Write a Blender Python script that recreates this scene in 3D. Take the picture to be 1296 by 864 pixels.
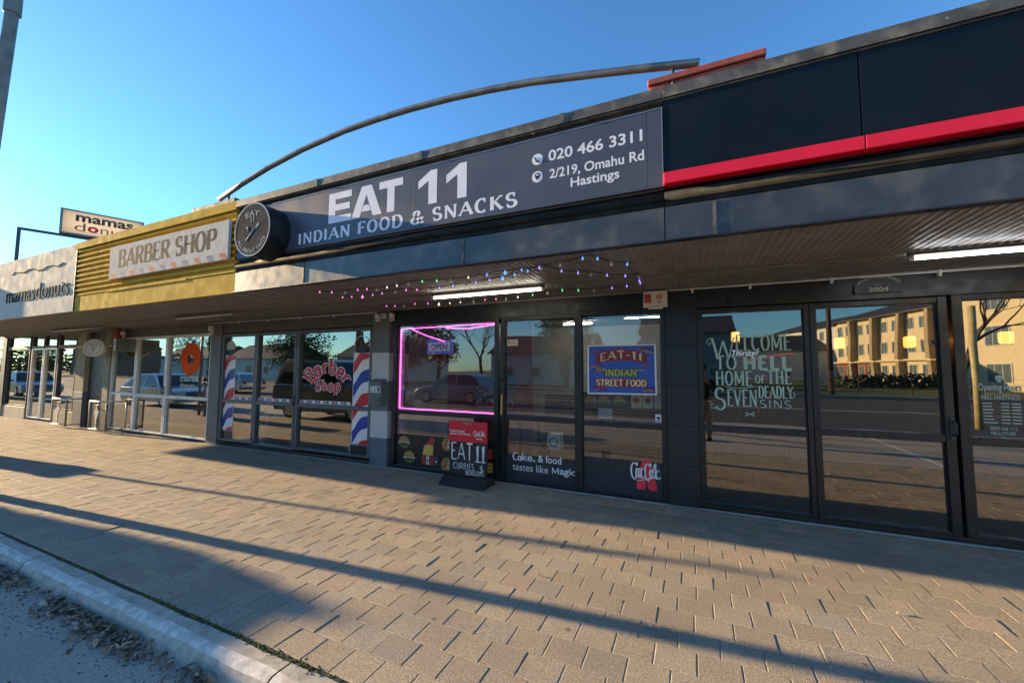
import bpy, bmesh, math, random
from mathutils import Vector, Matrix, Euler
random.seed(11)
R = math.radians
for o in list(bpy.data.objects): bpy.data.objects.remove(o)
C = bpy.context.scene.collection
SC = bpy.context.scene

# ------------------------------------------------------------------ camera
cd = bpy.data.cameras.new('camera'); cam = bpy.data.objects.new('camera', cd); C.objects.link(cam)
right = Vector((0.91126768, 0.41178595, 0.00485197)); up = Vector((0.02451482, -0.06600393, 0.99751817)); fwd = Vector((-0.41108422, 0.90888713, 0.07024211))
m = Matrix((right, up, -fwd)).transposed().to_4x4(); m.translation = Vector((0, 0, 1.6)); cam.matrix_world = m
cd.sensor_width = 36; cd.sensor_fit = 'HORIZONTAL'; cd.lens = 36*509.6/1296; cd.clip_start = .03; cd.clip_end = 3000
SC.camera = cam
# ------------------------------------------------------------------ sky, sun, exposure
SUN_DIR = Vector((1, .092, -.222)).normalized()          # way the light travels
wd = bpy.data.worlds.new('World'); SC.world = wd; wd.use_nodes = True
nt = wd.node_tree; bg = nt.nodes['Background']; sky = nt.nodes.new('ShaderNodeTexSky'); sky.sky_type = 'NISHITA'; sky.sun_disc = False
ts = -SUN_DIR
sky.sun_elevation = math.asin(ts.z); sky.sun_rotation = math.atan2(ts.x, ts.y)
sky.air_density = 1.0; sky.dust_density = .2; sky.ozone_density = 2.0; sky.altitude = 0
tint = nt.nodes.new('ShaderNodeMix'); tint.data_type = 'RGBA'; tint.blend_type = 'MULTIPLY'; tint.inputs[0].default_value = 1; tint.inputs[7].default_value = (.42, .735, 1.0, 1)
nt.links.new(sky.outputs[0], tint.inputs[6]); nt.links.new(tint.outputs[2], bg.inputs[0]); bg.inputs[1].default_value = .117
sd = bpy.data.lights.new('sun', 'SUN'); sd.energy = 5.0; sd.angle = R(.55); sd.color = (1, .71, .39)
so = bpy.data.objects.new('sun', sd); C.objects.link(so); so.rotation_euler = SUN_DIR.to_track_quat('-Z', 'Y').to_euler(); so.location = (-20, -5, 12)
vs = SC.view_settings; vs.view_transform = 'Standard'; vs.look = 'None'; vs.exposure = 1.55; vs.gamma = 1; vs.use_curve_mapping = False
SC.cycles.use_denoising = True; SC.cycles.max_bounces = 8; SC.cycles.transparent_max_bounces = 12; SC.cycles.caustics_reflective = False; SC.cycles.caustics_refractive = False
SC.cycles.sample_clamp_indirect = 4

# ------------------------------------------------------------------ materials
def newmat(name):
    mt = bpy.data.materials.new(name); mt.use_nodes = True
    n = mt.node_tree; return mt, n, n.nodes['Principled BSDF'], n.nodes['Material Output']
def M(name, col, rough=.5, metal=0, var=.18, vs=4, bump=.0, bs=80, rvar=.12, dirt=None, dscale=2.5, damt=.5, streak=False, spec=.5, coat=0, attr=None, speck=None):
    mt, n, b, out = newmat(name); L = n.links
    tc = n.nodes.new('ShaderNodeTexCoord'); src = tc.outputs['Object']
    def noise(scale, det=5, stretch=None):
        t = n.nodes.new('ShaderNodeTexNoise'); t.inputs['Scale'].default_value = scale; t.inputs['Detail'].default_value = det
        s = src
        if stretch:
            mp = n.nodes.new('ShaderNodeMapping'); mp.inputs['Scale'].default_value = stretch; L.new(src, mp.inputs[0]); s = mp.outputs[0]
        L.new(s, t.inputs['Vector']); return t.outputs[0]
    def mapr(v, a, b_, c, d):
        r = n.nodes.new('ShaderNodeMapRange'); L.new(v, r.inputs[0])
        for i, x in enumerate((a, b_, c, d)): r.inputs[i+1].default_value = x
        return r.outputs[0]
    nz = noise(vs)
    mul = mapr(nz, .3, .7, 1-var, 1+var)
    base = n.nodes.new('ShaderNodeRGB'); base.outputs[0].default_value = (*col, 1); cc = base.outputs[0]
    if attr:
        at = n.nodes.new('ShaderNodeAttribute'); at.attribute_name = attr; cc = at.outputs['Color']
    mx = n.nodes.new('ShaderNodeVectorMath'); mx.operation = 'SCALE'; L.new(cc, mx.inputs[0]); L.new(mul, mx.inputs['Scale']); c = mx.outputs[0]
    if dirt:
        dn = noise(dscale, 8, (6, 6, .6) if streak else None)
        f = mapr(dn, .48, .72, 0, damt)
        mm = n.nodes.new('ShaderNodeMix'); mm.data_type = 'RGBA'; L.new(f, mm.inputs[0]); L.new(c, mm.inputs[6]); mm.inputs[7].default_value = (*dirt, 1); c = mm.outputs[2]
    for (sc_, ss_, th_) in (speck or ()):      # scattered spots: lichen, gum, droppings
        vo = n.nodes.new('ShaderNodeTexVoronoi'); vo.inputs['Scale'].default_value = ss_; vo.inputs['Randomness'].default_value = 1; L.new(src, vo.inputs['Vector'])
        wn = n.nodes.new('ShaderNodeTexNoise'); wn.inputs['Scale'].default_value = ss_*3; L.new(src, wn.inputs['Vector'])
        ad = n.nodes.new('ShaderNodeMath'); ad.operation = 'MULTIPLY_ADD'; L.new(wn.outputs[0], ad.inputs[0]); ad.inputs[1].default_value = .12; L.new(vo.outputs['Distance'], ad.inputs[2])
        f = mapr(ad.outputs[0], th_+.06, th_+.075, .85, 0)
        wx = n.nodes.new('ShaderNodeTexWhiteNoise'); wx.noise_dimensions = '3D'; L.new(vo.outputs['Position'], wx.inputs['Vector'])
        gt = n.nodes.new('ShaderNodeMath'); gt.operation = 'GREATER_THAN'; L.new(wx.outputs[0], gt.inputs[0]); gt.inputs[1].default_value = .6
        ml = n.nodes.new('ShaderNodeMath'); ml.operation = 'MULTIPLY'; L.new(f, ml.inputs[0]); L.new(gt.outputs[0], ml.inputs[1])
        mm = n.nodes.new('ShaderNodeMix'); mm.data_type = 'RGBA'; L.new(ml.outputs[0], mm.inputs[0]); L.new(c, mm.inputs[6]); mm.inputs[7].default_value = (*sc_, 1); c = mm.outputs[2]
    L.new(c, b.inputs['Base Color'])
    L.new(mapr(noise(vs*2.3), .3, .7, max(.03, rough-rvar), min(1, rough+rvar)), b.inputs['Roughness'])
    b.inputs['Metallic'].default_value = metal; b.inputs['Specular IOR Level'].default_value = spec; b.inputs['Coat Weight'].default_value = coat
    if bump:
        bp = n.nodes.new('ShaderNodeBump'); bp.inputs['Strength'].default_value = bump; bp.inputs['Distance'].default_value = .01
        L.new(noise(bs, 6), bp.inputs['Height']); L.new(bp.outputs[0], b.inputs['Normal'])
    return mt
def EM(name, col, st):
    mt, n, b, out = newmat(name); b.inputs['Base Color'].default_value = (*[min(1, x) for x in col], 1)
    b.inputs['Emission Color'].default_value = (*col, 1); b.inputs['Emission Strength'].default_value = st
    t = n.nodes.new('ShaderNodeTexNoise'); t.inputs['Scale'].default_value = 5
    r = n.nodes.new('ShaderNodeMapRange'); r.inputs[3].default_value = .3; r.inputs[4].default_value = .5; n.links.new(t.outputs[0], r.inputs[0]); n.links.new(r.outputs[0], b.inputs['Roughness'])
    return mt
def GLASS(name, r0, r1, tint=(.75, .8, .8), gtint=(1, 1, 1), wob=.0):
    mt, n, b, out = newmat(name); L = n.links; n.nodes.remove(b)
    tr = n.nodes.new('ShaderNodeBsdfTransparent'); tr.inputs[0].default_value = (*tint, 1)
    gl = n.nodes.new('ShaderNodeBsdfGlossy'); gl.inputs['Roughness'].default_value = .008; gl.inputs['Color'].default_value = (*gtint, 1)
    lw = n.nodes.new('ShaderNodeLayerWeight'); lw.inputs[0].default_value = .5
    mr = n.nodes.new('ShaderNodeMapRange'); mr.inputs[1].default_value = 0; mr.inputs[2].default_value = 1; mr.inputs[3].default_value = r0; mr.inputs[4].default_value = r1; L.new(lw.outputs['Facing'], mr.inputs[0])
    tc = n.nodes.new('ShaderNodeTexCoord'); tx = n.nodes.new('ShaderNodeTexNoise'); tx.inputs['Scale'].default_value = 1.3; tx.inputs['Detail'].default_value = 1; L.new(tc.outputs['Object'], tx.inputs[0])
    bp = n.nodes.new('ShaderNodeBump'); bp.inputs['Strength'].default_value = wob; bp.inputs['Distance'].default_value = .01; L.new(tx.outputs[0], bp.inputs['Height']); L.new(bp.outputs[0], gl.inputs['Normal'])
    mx = n.nodes.new('ShaderNodeMixShader'); L.new(mr.outputs[0], mx.inputs[0]); L.new(tr.outputs[0], mx.inputs[1]); L.new(gl.outputs[0], mx.inputs[2]); L.new(mx.outputs[0], out.inputs[0])
    return mt

gutterm = M('matt black gutter', (.016, .017, .018), .75, var=.3, spec=.15, dirt=(.06, .055, .05), damt=.4)
black = M('black paint', (.012, .014, .017), .38, var=.3, dirt=(.05, .048, .045), damt=.35)
blackgloss = M('black gloss fascia', (.040, .041, .042), .34, var=.3, rvar=.07, vs=3, dirt=(.20, .18, .14), dscale=5, damt=.4, coat=.3, speck=[((.4, .4, .38), 2.5, .016)])
navy = M('dark navy panel', (.004, .010, .016), .45, var=.25, vs=1.2, spec=.18, rvar=.15, dirt=(.03, .035, .04), dscale=3, damt=.10, speck=[((.2, .2, .2), 2.2, .012)])
signgrey = M('slate sign panel', (.075, .09, .12), .4, var=.10, vs=1.0, spec=.3, dirt=(.13, .14, .16), dscale=2, damt=.15)
signletter = M('pale sign vinyl', (.80, .80, .86), .6, spec=.1, var=.06)
white = M('white paint', (.75, .75, .72), .45, var=.08, dirt=(.4, .38, .33), damt=.4)
whitevinyl = M('white vinyl', (.8, .8, .8), .4, var=.03)
red = M('red vinyl', (.85, .004, .03), .4, var=.05, vs=2)
redsign = M('red sign vinyl', (.62, .015, .03), .4, var=.05)
bluevinyl = M('blue vinyl', (.015, .05, .32), .4, var=.06)
mint = M('mint window paint', (.42, .60, .50), .6, var=.12, vs=12)
mintdim = M('pale window lettering', (.42, .5, .46), .6, var=.1, vs=12)
whiteframe = M('white aluminium', (.80, .81, .78), .35, var=.06, dirt=(.35, .32, .26), damt=.3)
greyframe = M('grey aluminium', (.10, .115, .13), .4, var=.12)
creampaint = M('olive cream wall paint', (.36, .34, .24), .8, spec=.1, var=.12, dirt=(.2, .18, .12), damt=.3, bump=.05)
darkolive = M('dark olive panel', (.045, .043, .032), .5, var=.15)
greybeam = M('grey brown beam paint', (.10, .095, .085), .55, var=.15)
blockgrey = M('grey block paint', (.13, .14, .15), .6, var=.12, bump=.08)
blockpale = M('pale grey block paint', (.52, .52, .52), .65, var=.1, bump=.1)
blockblue = M('blue grey block paint', (.12, .145, .175), .6, var=.14, bump=.08)
blockblack = M('black blue block paint', (.012, .016, .024), .42, var=.2, bump=.05)
yellow = M('mustard paint', (.66, .42, .07), .85, spec=.05, var=.14, vs=3, dirt=(.42, .28, .07), dscale=5, damt=.5, streak=True)
soffitm = M('soffit sheet', (.22, .205, .185), .5, var=.12, dirt=(.10, .085, .07), damt=.4)
flashing = M('weathered flashing', (.085, .082, .07), .55, var=.3, vs=6, dirt=(.26, .23, .16), dscale=9, damt=.75, bump=.1, bs=40, speck=[((.55, .55, .5), 5, .06), ((.30, .26, .16), 9, .10)])
wornwhite = M('worn white board', (.60, .58, .53), .9, spec=.05, var=.12, vs=9, dirt=(.38, .35, .28), dscale=14, damt=.6, streak=True)
fadedtext = M('faded grey lettering', (.055, .05, .045), .8, var=.2, vs=25, spec=.05)
fadedred = M('faded red stripe', (.42, .12, .07), .75, var=.25, vs=22, dirt=(.6, .56, .5), dscale=18, damt=.35, spec=.05)
fadedblue = M('faded blue stripe', (.13, .18, .29), .75, var=.2, vs=22, dirt=(.6, .58, .54), dscale=18, damt=.3, spec=.05)
cream = M('cream sign face', (.70, .68, .58), .8, spec=.1, var=.1, dirt=(.45, .43, .36), damt=.35)
brickred = M('red painted iron', (.42, .085, .05), .6, var=.25, vs=6, dirt=(.2, .08, .06), dscale=8, damt=.6)
steel = M('galvanised pipe', (.22, .215, .20), .45, metal=.55, var=.25, vs=5)
darksteel = M('dark steel', (.05, .05, .055), .5, metal=.3, var=.2)
polem = M('weathered pole', (.22, .195, .16), .6, var=.3, vs=6, bump=.1, bs=30)
polecap = M('blue green pole sleeve', (.17, .25, .30), .5, var=.15)
rubber = M('black rubber', (.018, .02, .024), .6, var=.2, bump=.1)
slate = M('charcoal decal', (.022, .028, .036), .5, var=.08)
chalk = M('chalk', (.72, .72, .72), .9, var=.25, vs=40)
wood = M('dark timber slats', (.10, .065, .045), .5, var=.3, vs=8)
plaster = M('interior plaster', (.42, .40, .38), .7, var=.08)
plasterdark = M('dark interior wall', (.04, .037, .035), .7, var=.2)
tilefloor = M('interior floor', (.10, .085, .07), .4, var=.15)
asphalt = M('asphalt', (.40, .355, .30), .9, var=.3, vs=60, bump=.45, bs=230, dirt=(.31, .28, .24), dscale=1.6, damt=.6, speck=[((.16, .15, .13), 42, .18), ((.58, .54, .48), 50, .16)])
asphaltfar = M('far asphalt', (.05, .052, .055), .8, var=.2, vs=2, bump=.3, bs=60)
concrete = M('kerb concrete', (.42, .395, .34), .9, var=.3, vs=16, bump=.22, bs=120, dirt=(.30, .28, .21), dscale=4, damt=.55, speck=[((.58, .55, .49), 48, .20), ((.24, .22, .18), 55, .20)])
kerbworn = M('worn kerb edge', (.60, .58, .53), .9, var=.3, vs=20, bump=.25, bs=120, dirt=(.42, .395, .34), dscale=7, damt=1.0)
paver = M('concrete paver', (.3, .26, .2), .85, var=.42, vs=95, bump=.8, bs=170, attr='shade', dirt=(.19, .17, .145), dscale=1.3, damt=.5, speck=[((.115, .10, .085), 3.3, .055), ((.17, .15, .125), 1.0, .045), ((.55, .52, .46), 2.6, .03)])
joint = M('paver joint sand', (.34, .29, .19), .9, var=.3, vs=30)
moss = M('moss', (.10, .115, .02), .95, var=.5, vs=40)
leafm = M('dead leaf', (.18, .13, .09), .8, var=.6, vs=25, attr='shade')
grassm = M('lawn grass', (.06, .085, .02), .95, var=.4, vs=1.5)
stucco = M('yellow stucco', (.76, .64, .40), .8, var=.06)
stuccow = M('cream stucco', (.72, .70, .62), .8, var=.06)
roofdark = M('dark roof iron', (.05, .048, .045), .6, var=.15)
bark = M('bark', (.085, .07, .055), .9, var=.35, vs=8)
leafgreen = M('evergreen foliage', (.045, .065, .025), .7, var=.5, vs=3)
rubbertyre = M('tyre rubber', (.02, .02, .02), .8)
alloy = M('wheel alloy', (.5, .5, .5), .3, metal=.9)
carglass = M('car glass', (.01, .012, .014), .06, rvar=.02, spec=.8)
lampglass = M('lamp lens', (.7, .7, .66), .15)
skin = M('skin', (.45, .27, .19), .55, var=.08)
jacket = M('black jacket', (.015, .015, .018), .8, var=.2, vs=20)
khaki = M('khaki trousers', (.42, .30, .17), .85, var=.15, vs=20)
hairm = M('dark hair', (.02, .015, .012), .6)
brass = M('brass', (.5, .38, .14), .35, metal=.9)
tube_on = EM('lit fluorescent tube', (1, .93, .74), 5)
tube_cold = EM('lit cold fluorescent tube', (.95, .97, 1), 5)
tube_in = EM('lit ceiling lamp tube', (1, .96, .86), 26)
tube_off = M('unlit tube', (.62, .62, .56), .4)
pink = EM('pink neon strip', (1, .12, .62), 1.7)
pinkpale = M('pale pink strip backing', (.62, .42, .55), .5)
orangelamp = EM('orange lamp glow', (1, .38, .06), 3.5)
bulbs = [EM('violet bulb', (.30, .22, 1), .6), EM('blue bulb', (.12, .3, 1), .6), EM('green bulb', (.1, .9, .35), .45), EM('pink bulb', (1, .25, .75), .4), EM('white bulb', (.85, .9, .8), .4), M('unlit bulb', (.6, .62, .62), .12)]
g_plain = GLASS('shop glass', .12, .45, (.70, .74, .74), (1, 1, 1), .14)
g_barber = GLASS('barber glass', .18, .55, (.50, .55, .52), (1, .98, .92), .16)
g_mamas = GLASS('donut shop glass', .24, .46, (.6, .66, .66), (1, 1, 1), .16)
g_hell = GLASS('tinted pizza shop glass', .21, .52, (.24, .26, .28), (1, .97, .9), .12)

# ------------------------------------------------------------------ mesh helper
class MB:
    def __init__(s): s.v = []; s.f = []; s.mi = []; s.cols = []; s.m = 0; s.sm = []; s.col = None; s.smooth = False
    def add(s, vs, fs, smooth=None):
        k = len(s.v); s.v += [tuple(p) for p in vs]
        for f in fs:
            s.f.append(tuple(k+i for i in f)); s.mi.append(s.m); s.cols.append(s.col); s.sm.append(s.smooth if smooth is None else smooth)
        return s
    def box(s, x0, x1, y0, y1, z0, z1):
        return s.add([(x0, y0, z0), (x1, y0, z0), (x1, y1, z0), (x0, y1, z0), (x0, y0, z1), (x1, y0, z1), (x1, y1, z1), (x0, y1, z1)],
              [(0, 3, 2, 1), (4, 5, 6, 7), (0, 1, 5, 4), (1, 2, 6, 5), (2, 3, 7, 6), (3, 0, 4, 7)], False)
    def bbox(s, x0, x1, y0, y1, z0, z1, b=.01):
        bm = bmesh.new(); bmesh.ops.create_cube(bm, size=1)
        for v in bm.verts: v.co = Vector(((x0+x1)/2+v.co.x*(x1-x0), (y0+y1)/2+v.co.y*(y1-y0), (z0+z1)/2+v.co.z*(z1-z0)))
        b = min(b, .45*min(x1-x0, y1-y0, z1-z0)); bmesh.ops.bevel(bm, geom=bm.edges[:], offset=b, segments=2, affect='EDGES', profile=.5)
        return s.bm(bm)
    def bm(s, bm, mat=None, smooth=False):
        bm.verts.index_update(); vs = [(mat @ v.co if mat else v.co.copy()) for v in bm.verts]; s.add(vs, [[v.index for v in f.verts] for f in bm.faces], smooth); bm.free(); return s
    def prism(s, pts, a0, a1, axis='x'):     # closed outline swept along an axis; pts are the other two axes in order
        n = len(pts)
        def P(p, a): return (a, p[0], p[1]) if axis == 'x' else ((p[0], a, p[1]) if axis == 'y' else (p[0], p[1], a))
        vs = [P(p, a0) for p in pts]+[P(p, a1) for p in pts]
        return s.add(vs, [tuple(range(n)), tuple(reversed(range(n, 2*n)))]+[(i, i+n, (i+1) % n+n, (i+1) % n) for i in range(n)], False)
    def sheet(s, pts, a0, a1):               # open profile (y,z) swept along x
        n = len(pts); vs = [(a0, *p) for p in pts]+[(a1, *p) for p in pts]
        return s.add(vs, [(i, i+1, i+1+n, i+n) for i in range(n-1)])
    def quad(s, a, b, c, d): return s.add([a, b, c, d], [(0, 1, 2, 3)], False)
    def tube(s, pts, r, n=8, caps=True, closed=False):
        pts = [Vector(p) for p in pts]; N = len(pts); rs = r if isinstance(r, (list, tuple)) else [r]*N; vs = []; prev = None
        for i, p in enumerate(pts):
            if closed: t = pts[(i+1) % N]-pts[i-1]
            else: t = (pts[min(i+1, N-1)]-pts[max(i-1, 0)])
            t = t.normalized() if t.length > 1e-9 else Vector((0, 0, 1))
            if prev is None: a = t.orthogonal().normalized()
            else:
                a = prev-t*prev.dot(t); a = a.normalized() if a.length > 1e-6 else t.orthogonal().normalized()
            prev = a; b = t.cross(a)
            for k in range(n): vs.append(p+(a*math.cos(2*math.pi*k/n)+b*math.sin(2*math.pi*k/n))*rs[i])
        fs = []
        for i in range(N if closed else N-1):
            j = (i+1) % N
            for k in range(n): fs.append((i*n+k, i*n+(k+1) % n, j*n+(k+1) % n, j*n+k))
        if caps and not closed: fs += [tuple(reversed(range(n))), tuple(range((N-1)*n, N*n))]
        return s.add(vs, fs, True)
    def disc(s, cx, y, cz, rx, rz=None, n=28):
        rz = rz or rx
        return s.add([(cx+rx*math.cos(2*math.pi*k/n), y, cz+rz*math.sin(2*math.pi*k/n)) for k in range(n)], [tuple(range(n))], False)
    def ring(s, cx, y, cz, r0, r1, n=40, e=1):
        vs = [(cx+r*math.cos(2*math.pi*k/n), y, cz+e*r*math.sin(2*math.pi*k/n)) for r in (r0, r1) for k in range(n)]
        return s.add(vs, [(k, n+k, n+(k+1) % n, (k+1) % n) for k in range(n)], False)
    def sphere(s, c, r, seg=10, sc=(1, 1, 1)):
        bm = bmesh.new(); bmesh.ops.create_uvsphere(bm, u_segments=seg, v_segments=max(5, seg*2//3), radius=r)
        return s.bm(bm, Matrix.Translation(c) @ Matrix.Diagonal((*sc, 1)), True)
    def poly(s, pts, y): return s.add([(p[0], y, p[1]) for p in pts], [tuple(range(len(pts)))], False)
    def build(s, name, mats, parent=None, label=None, cat=None, group=None, kind=None):
        mats = mats if isinstance(mats, (list, tuple)) else [mats]
        xs = [[p[i] for p in s.v] for i in range(3)]; c = Vector([(min(q)+max(q))/2 for q in xs]); c.z = min(xs[2]) if not parent else c.z
        me = bpy.data.meshes.new(name); me.from_pydata([Vector(p)-c for p in s.v], [], s.f)
        for mt in mats: me.materials.append(mt)
        me.polygons.foreach_set('material_index', s.mi); me.polygons.foreach_set('use_smooth', s.sm)
        if any(q is not None for q in s.cols):
            ca = me.color_attributes.new('shade', 'FLOAT_COLOR', 'CORNER'); arr = []
            for f, q in zip(s.f, s.cols): arr += list((*(q or (.5, .5, .5)), 1))*len(f)
            ca.data.foreach_set('color', arr)
        me.update()
        o = bpy.data.objects.new(name, me); C.objects.link(o)
        if parent: o.parent = parent; o.location = c-wl(parent)
        else: o.location = c
        return tag(o, label, cat, group, kind)
def wl(o):
    p = Vector((0, 0, 0))
    while o: p += o.location; o = o.parent
    return p
def tag(o, label=None, cat=None, group=None, kind=None):
    for k, v in (('label', label), ('category', cat), ('group', group), ('kind', kind)):
        if v: o[k] = v
    return o
def thing(name, label, cat, loc=(0, 0, 0), group=None):
    o = bpy.data.objects.new(name, None); C.objects.link(o); o.location = loc; o.empty_display_size = .2
    return tag(o, label, cat, group)
def copy_tree(o, parent=None):
    c = o.copy(); C.objects.link(c); c.parent = parent
    for ch in list(o.children): copy_tree(ch, c)
    return c

# ------------------------------------------------------------------ lettering
def arc(cx, cy, rx, ry, a0, a1, n=12): return [(cx+rx*math.cos(R(a0+(a1-a0)*i/n)), cy+ry*math.sin(R(a0+(a1-a0)*i/n))) for i in range(n+1)]
V = 'v'
def S(p, a=0, b=0, k=1): return (p, a, b, k)
GL = {
'A': (.78, [S([(.06, 0), (.39, 1)], 1, 0, .55), S([(.39, 1), (.72, 0)], 0, 1), S([(.19, .34), (.59, .34)])]),
'B': (.68, [S([(.14, 0), (.14, 1)], 1, 1), S([(.14, 1)]+arc(.36, .76, .2, .24, 90, -90)+[(.14, .52)]), S([(.14, .52)]+arc(.38, .26, .22, .26, 90, -90)+[(.14, 0)])]),
'C': (.70, [S(arc(.38, .5, .29, .5, 48, 312, 22), V, 0)]),
'D': (.74, [S([(.14, 0), (.14, 1)], 1, 1), S([(.14, 1)]+arc(.34, .5, .32, .5, 90, -90, 16)+[(.14, 0)])]),
'E': (.62, [S([(.14, 0), (.14, 1)], 1, 1), S([(.14, 1), (.56, 1)], 0, V), S([(.14, .52), (.44, .52)], 0, V), S([(.14, 0), (.58, 0)], 0, V)]),
'F': (.60, [S([(.14, 0), (.14, 1)], 1, 1), S([(.14, 1), (.56, 1)], 0, V), S([(.14, .52), (.44, .52)], 0, V)]),
'G': (.74, [S(arc(.38, .5, .29, .5, 48, 320, 22), V, 0), S([(.64, .05), (.64, .42)], 0, 1)]),
'H': (.78, [S([(.14, 0), (.14, 1)], 1, 1), S([(.64, 0), (.64, 1)], 1, 1), S([(.14, .52), (.64, .52)])]),
'I': (.34, [S([(.17, 0), (.17, 1)], 1, 1)]),
'K': (.74, [S([(.14, 0), (.14, 1)], 1, 1), S([(.14, .42), (.6, 1)], 0, 1, .6), S([(.28, .58), (.64, 0)], 0, 1)]),
'L': (.60, [S([(.14, 0), (.14, 1)], 1, 1), S([(.14, 0), (.56, 0)], 0, V)]),
'M': (.92, [S([(.13, 0), (.13, 1)], 1, 1, .7), S([(.13, 1), (.46, .15)]), S([(.46, .15), (.79, 1)], 0, 0, .6), S([(.79, 0), (.79, 1)], 1, 1)]),
'N': (.78, [S([(.13, 0), (.13, 1)], 1, 1, .65), S([(.13, 1), (.65, 0)]), S([(.65, 0), (.65, 1)], 0, 1, .65)]),
'O': (.76, [S(arc(.38, .5, .29, .5, 0, 360, 30))]),
'P': (.64, [S([(.14, 0), (.14, 1)], 1, 1), S([(.14, 1)]+arc(.36, .73, .22, .27, 90, -90)+[(.14, .46)])]),
'R': (.72, [S([(.14, 0), (.14, 1)], 1, 1), S([(.14, 1)]+arc(.36, .75, .21, .25, 90, -90)+[(.14, .5)]), S([(.36, .5), (.62, 0)], 0, 1)]),
'S': (.60, [S(arc(.3, .75, .2, .25, 35, 270, 14)+arc(.3, .25, .22, .25, 90, -145, 14)[1:], V, V)]),
'T': (.68, [S([(.34, 0), (.34, 1)], 1, 0), S([(.06, 1), (.62, 1)], V, V)]),
'U': (.74, [S([(.14, 1), (.14, .3)]+arc(.37, .26, .23, .26, 180, 360)+[(.6, .3), (.6, 1)], 1, 1)]),
'V': (.76, [S([(.06, 1), (.38, 0)], 1, 0), S([(.38, 0), (.7, 1)], 0, 1, .6)]),
'W': (1.06, [S([(.06, 1), (.3, 0)], 1, 0), S([(.3, 0), (.53, .85)], 0, 0, .6), S([(.53, .85), (.77, 0)]), S([(.77, 0), (1.0, 1)], 0, 1, .6)]),
'Y': (.74, [S([(.06, 1), (.37, .48)], 1, 0), S([(.68, 1), (.37, .48)], 1, 0, .6), S([(.37, .48), (.37, 0)], 0, 1)]),
'&': (.80, [S([(.72, .0), (.22, .7)]+arc(.36, .8, .15, .2, 205, -25, 10)+arc(.3, .24, .24, .25, 100, 300, 12)+[(.6, .2), (.7, .48)], 1, 1)]),
'0': (.66, [S(arc(.33, .5, .25, .5, 0, 360, 26))]), '1': (.44, [S([(.24, 0), (.24, 1), (.08, .84)], 1, 0)]),
'2': (.62, [S(arc(.3, .74, .22, .26, 165, -40, 14)+[(.08, 0), (.56, 0)], 0, V)]),
'4': (.66, [S([(.6, .3), (.05, .3), (.46, 1), (.46, 0)], 0, 1)]),
'$': (.60, [S(arc(.3, .72, .2, .2, 35, 270, 12)+arc(.3, .3, .2, .21, 90, -145, 12)[1:]), S([(.3, -.1), (.3, 1.1)])]),
'-': (.42, [S([(.08, .48), (.34, .48)])]),
'a': (.62, [S(arc(.27, .25, .2, .24, 40, 320, 18)), S(arc(.28, .46, .19, .2, 150, 0, 8)+[(.47, .1), (.58, .02)], 0, 0)]),
'b': (.64, [S([(.13, 1), (.13, 0)], 1, 0), S(arc(.33, .31, .2, .3, 150, -150, 20))]),
'e': (.58, [S([(.12, .32), (.48, .32)]+arc(.3, .33, .19, .31, 0, 300, 20))]),
'h': (.68, [S([(.13, 0), (.13, 1)], 1, 1), S([(.13, .4)]+arc(.33, .42, .19, .2, 160, 0, 10)+[(.52, 0)], 0, 1)]),
'o': (.60, [S(arc(.3, .31, .2, .31, 0, 360, 24))]),
'p': (.66, [S([(.13, -.35), (.13, .62)], 1, 0), S(arc(.34, .31, .2, .3, 150, -150, 20))]),
'r': (.52, [S([(.13, 0), (.13, .62)], 1, 1), S([(.13, .36)]+arc(.34, .4, .18, .21, 150, 40, 8))]),
'c': (.54, [S(arc(.3, .31, .21, .31, 50, 310, 18))]), 'l': (.32, [S([(.12, 0), (.12, .75)]+arc(.2, .8, .08, .2, 180, 0, 8)+[(.26, .6), (.12, .2)]+arc(.22, .1, .1, .12, 180, 320, 6))]),
}
def ribbon(pts, wfun, closed):
    n = len(pts); L = []; Rr = []
    for i in range(n):
        if closed: a = pts[i-1]; c = pts[(i+1) % n]
        else: a = pts[max(i-1, 0)]; c = pts[min(i+1, n-1)]
        dx, dy = c[0]-a[0], c[1]-a[1]; d = math.hypot(dx, dy) or 1; dx /= d; dy /= d; w = wfun(dx, dy)/2
        if 0 < i < n-1 and not closed:
            e = math.hypot(pts[i][0]-a[0], pts[i][1]-a[1]) or 1; e2 = math.hypot(c[0]-pts[i][0], c[1]-pts[i][1]) or 1
            dt = ((pts[i][0]-a[0])*(c[0]-pts[i][0])+(pts[i][1]-a[1])*(c[1]-pts[i][1]))/(e*e2); w /= max(.45, math.sqrt(max(0, (1+dt)/2)))
        L.append((pts[i][0]-dy*w, pts[i][1]+dx*w)); Rr.append((pts[i][0]+dy*w, pts[i][1]-dx*w))
    return L, Rr
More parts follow.
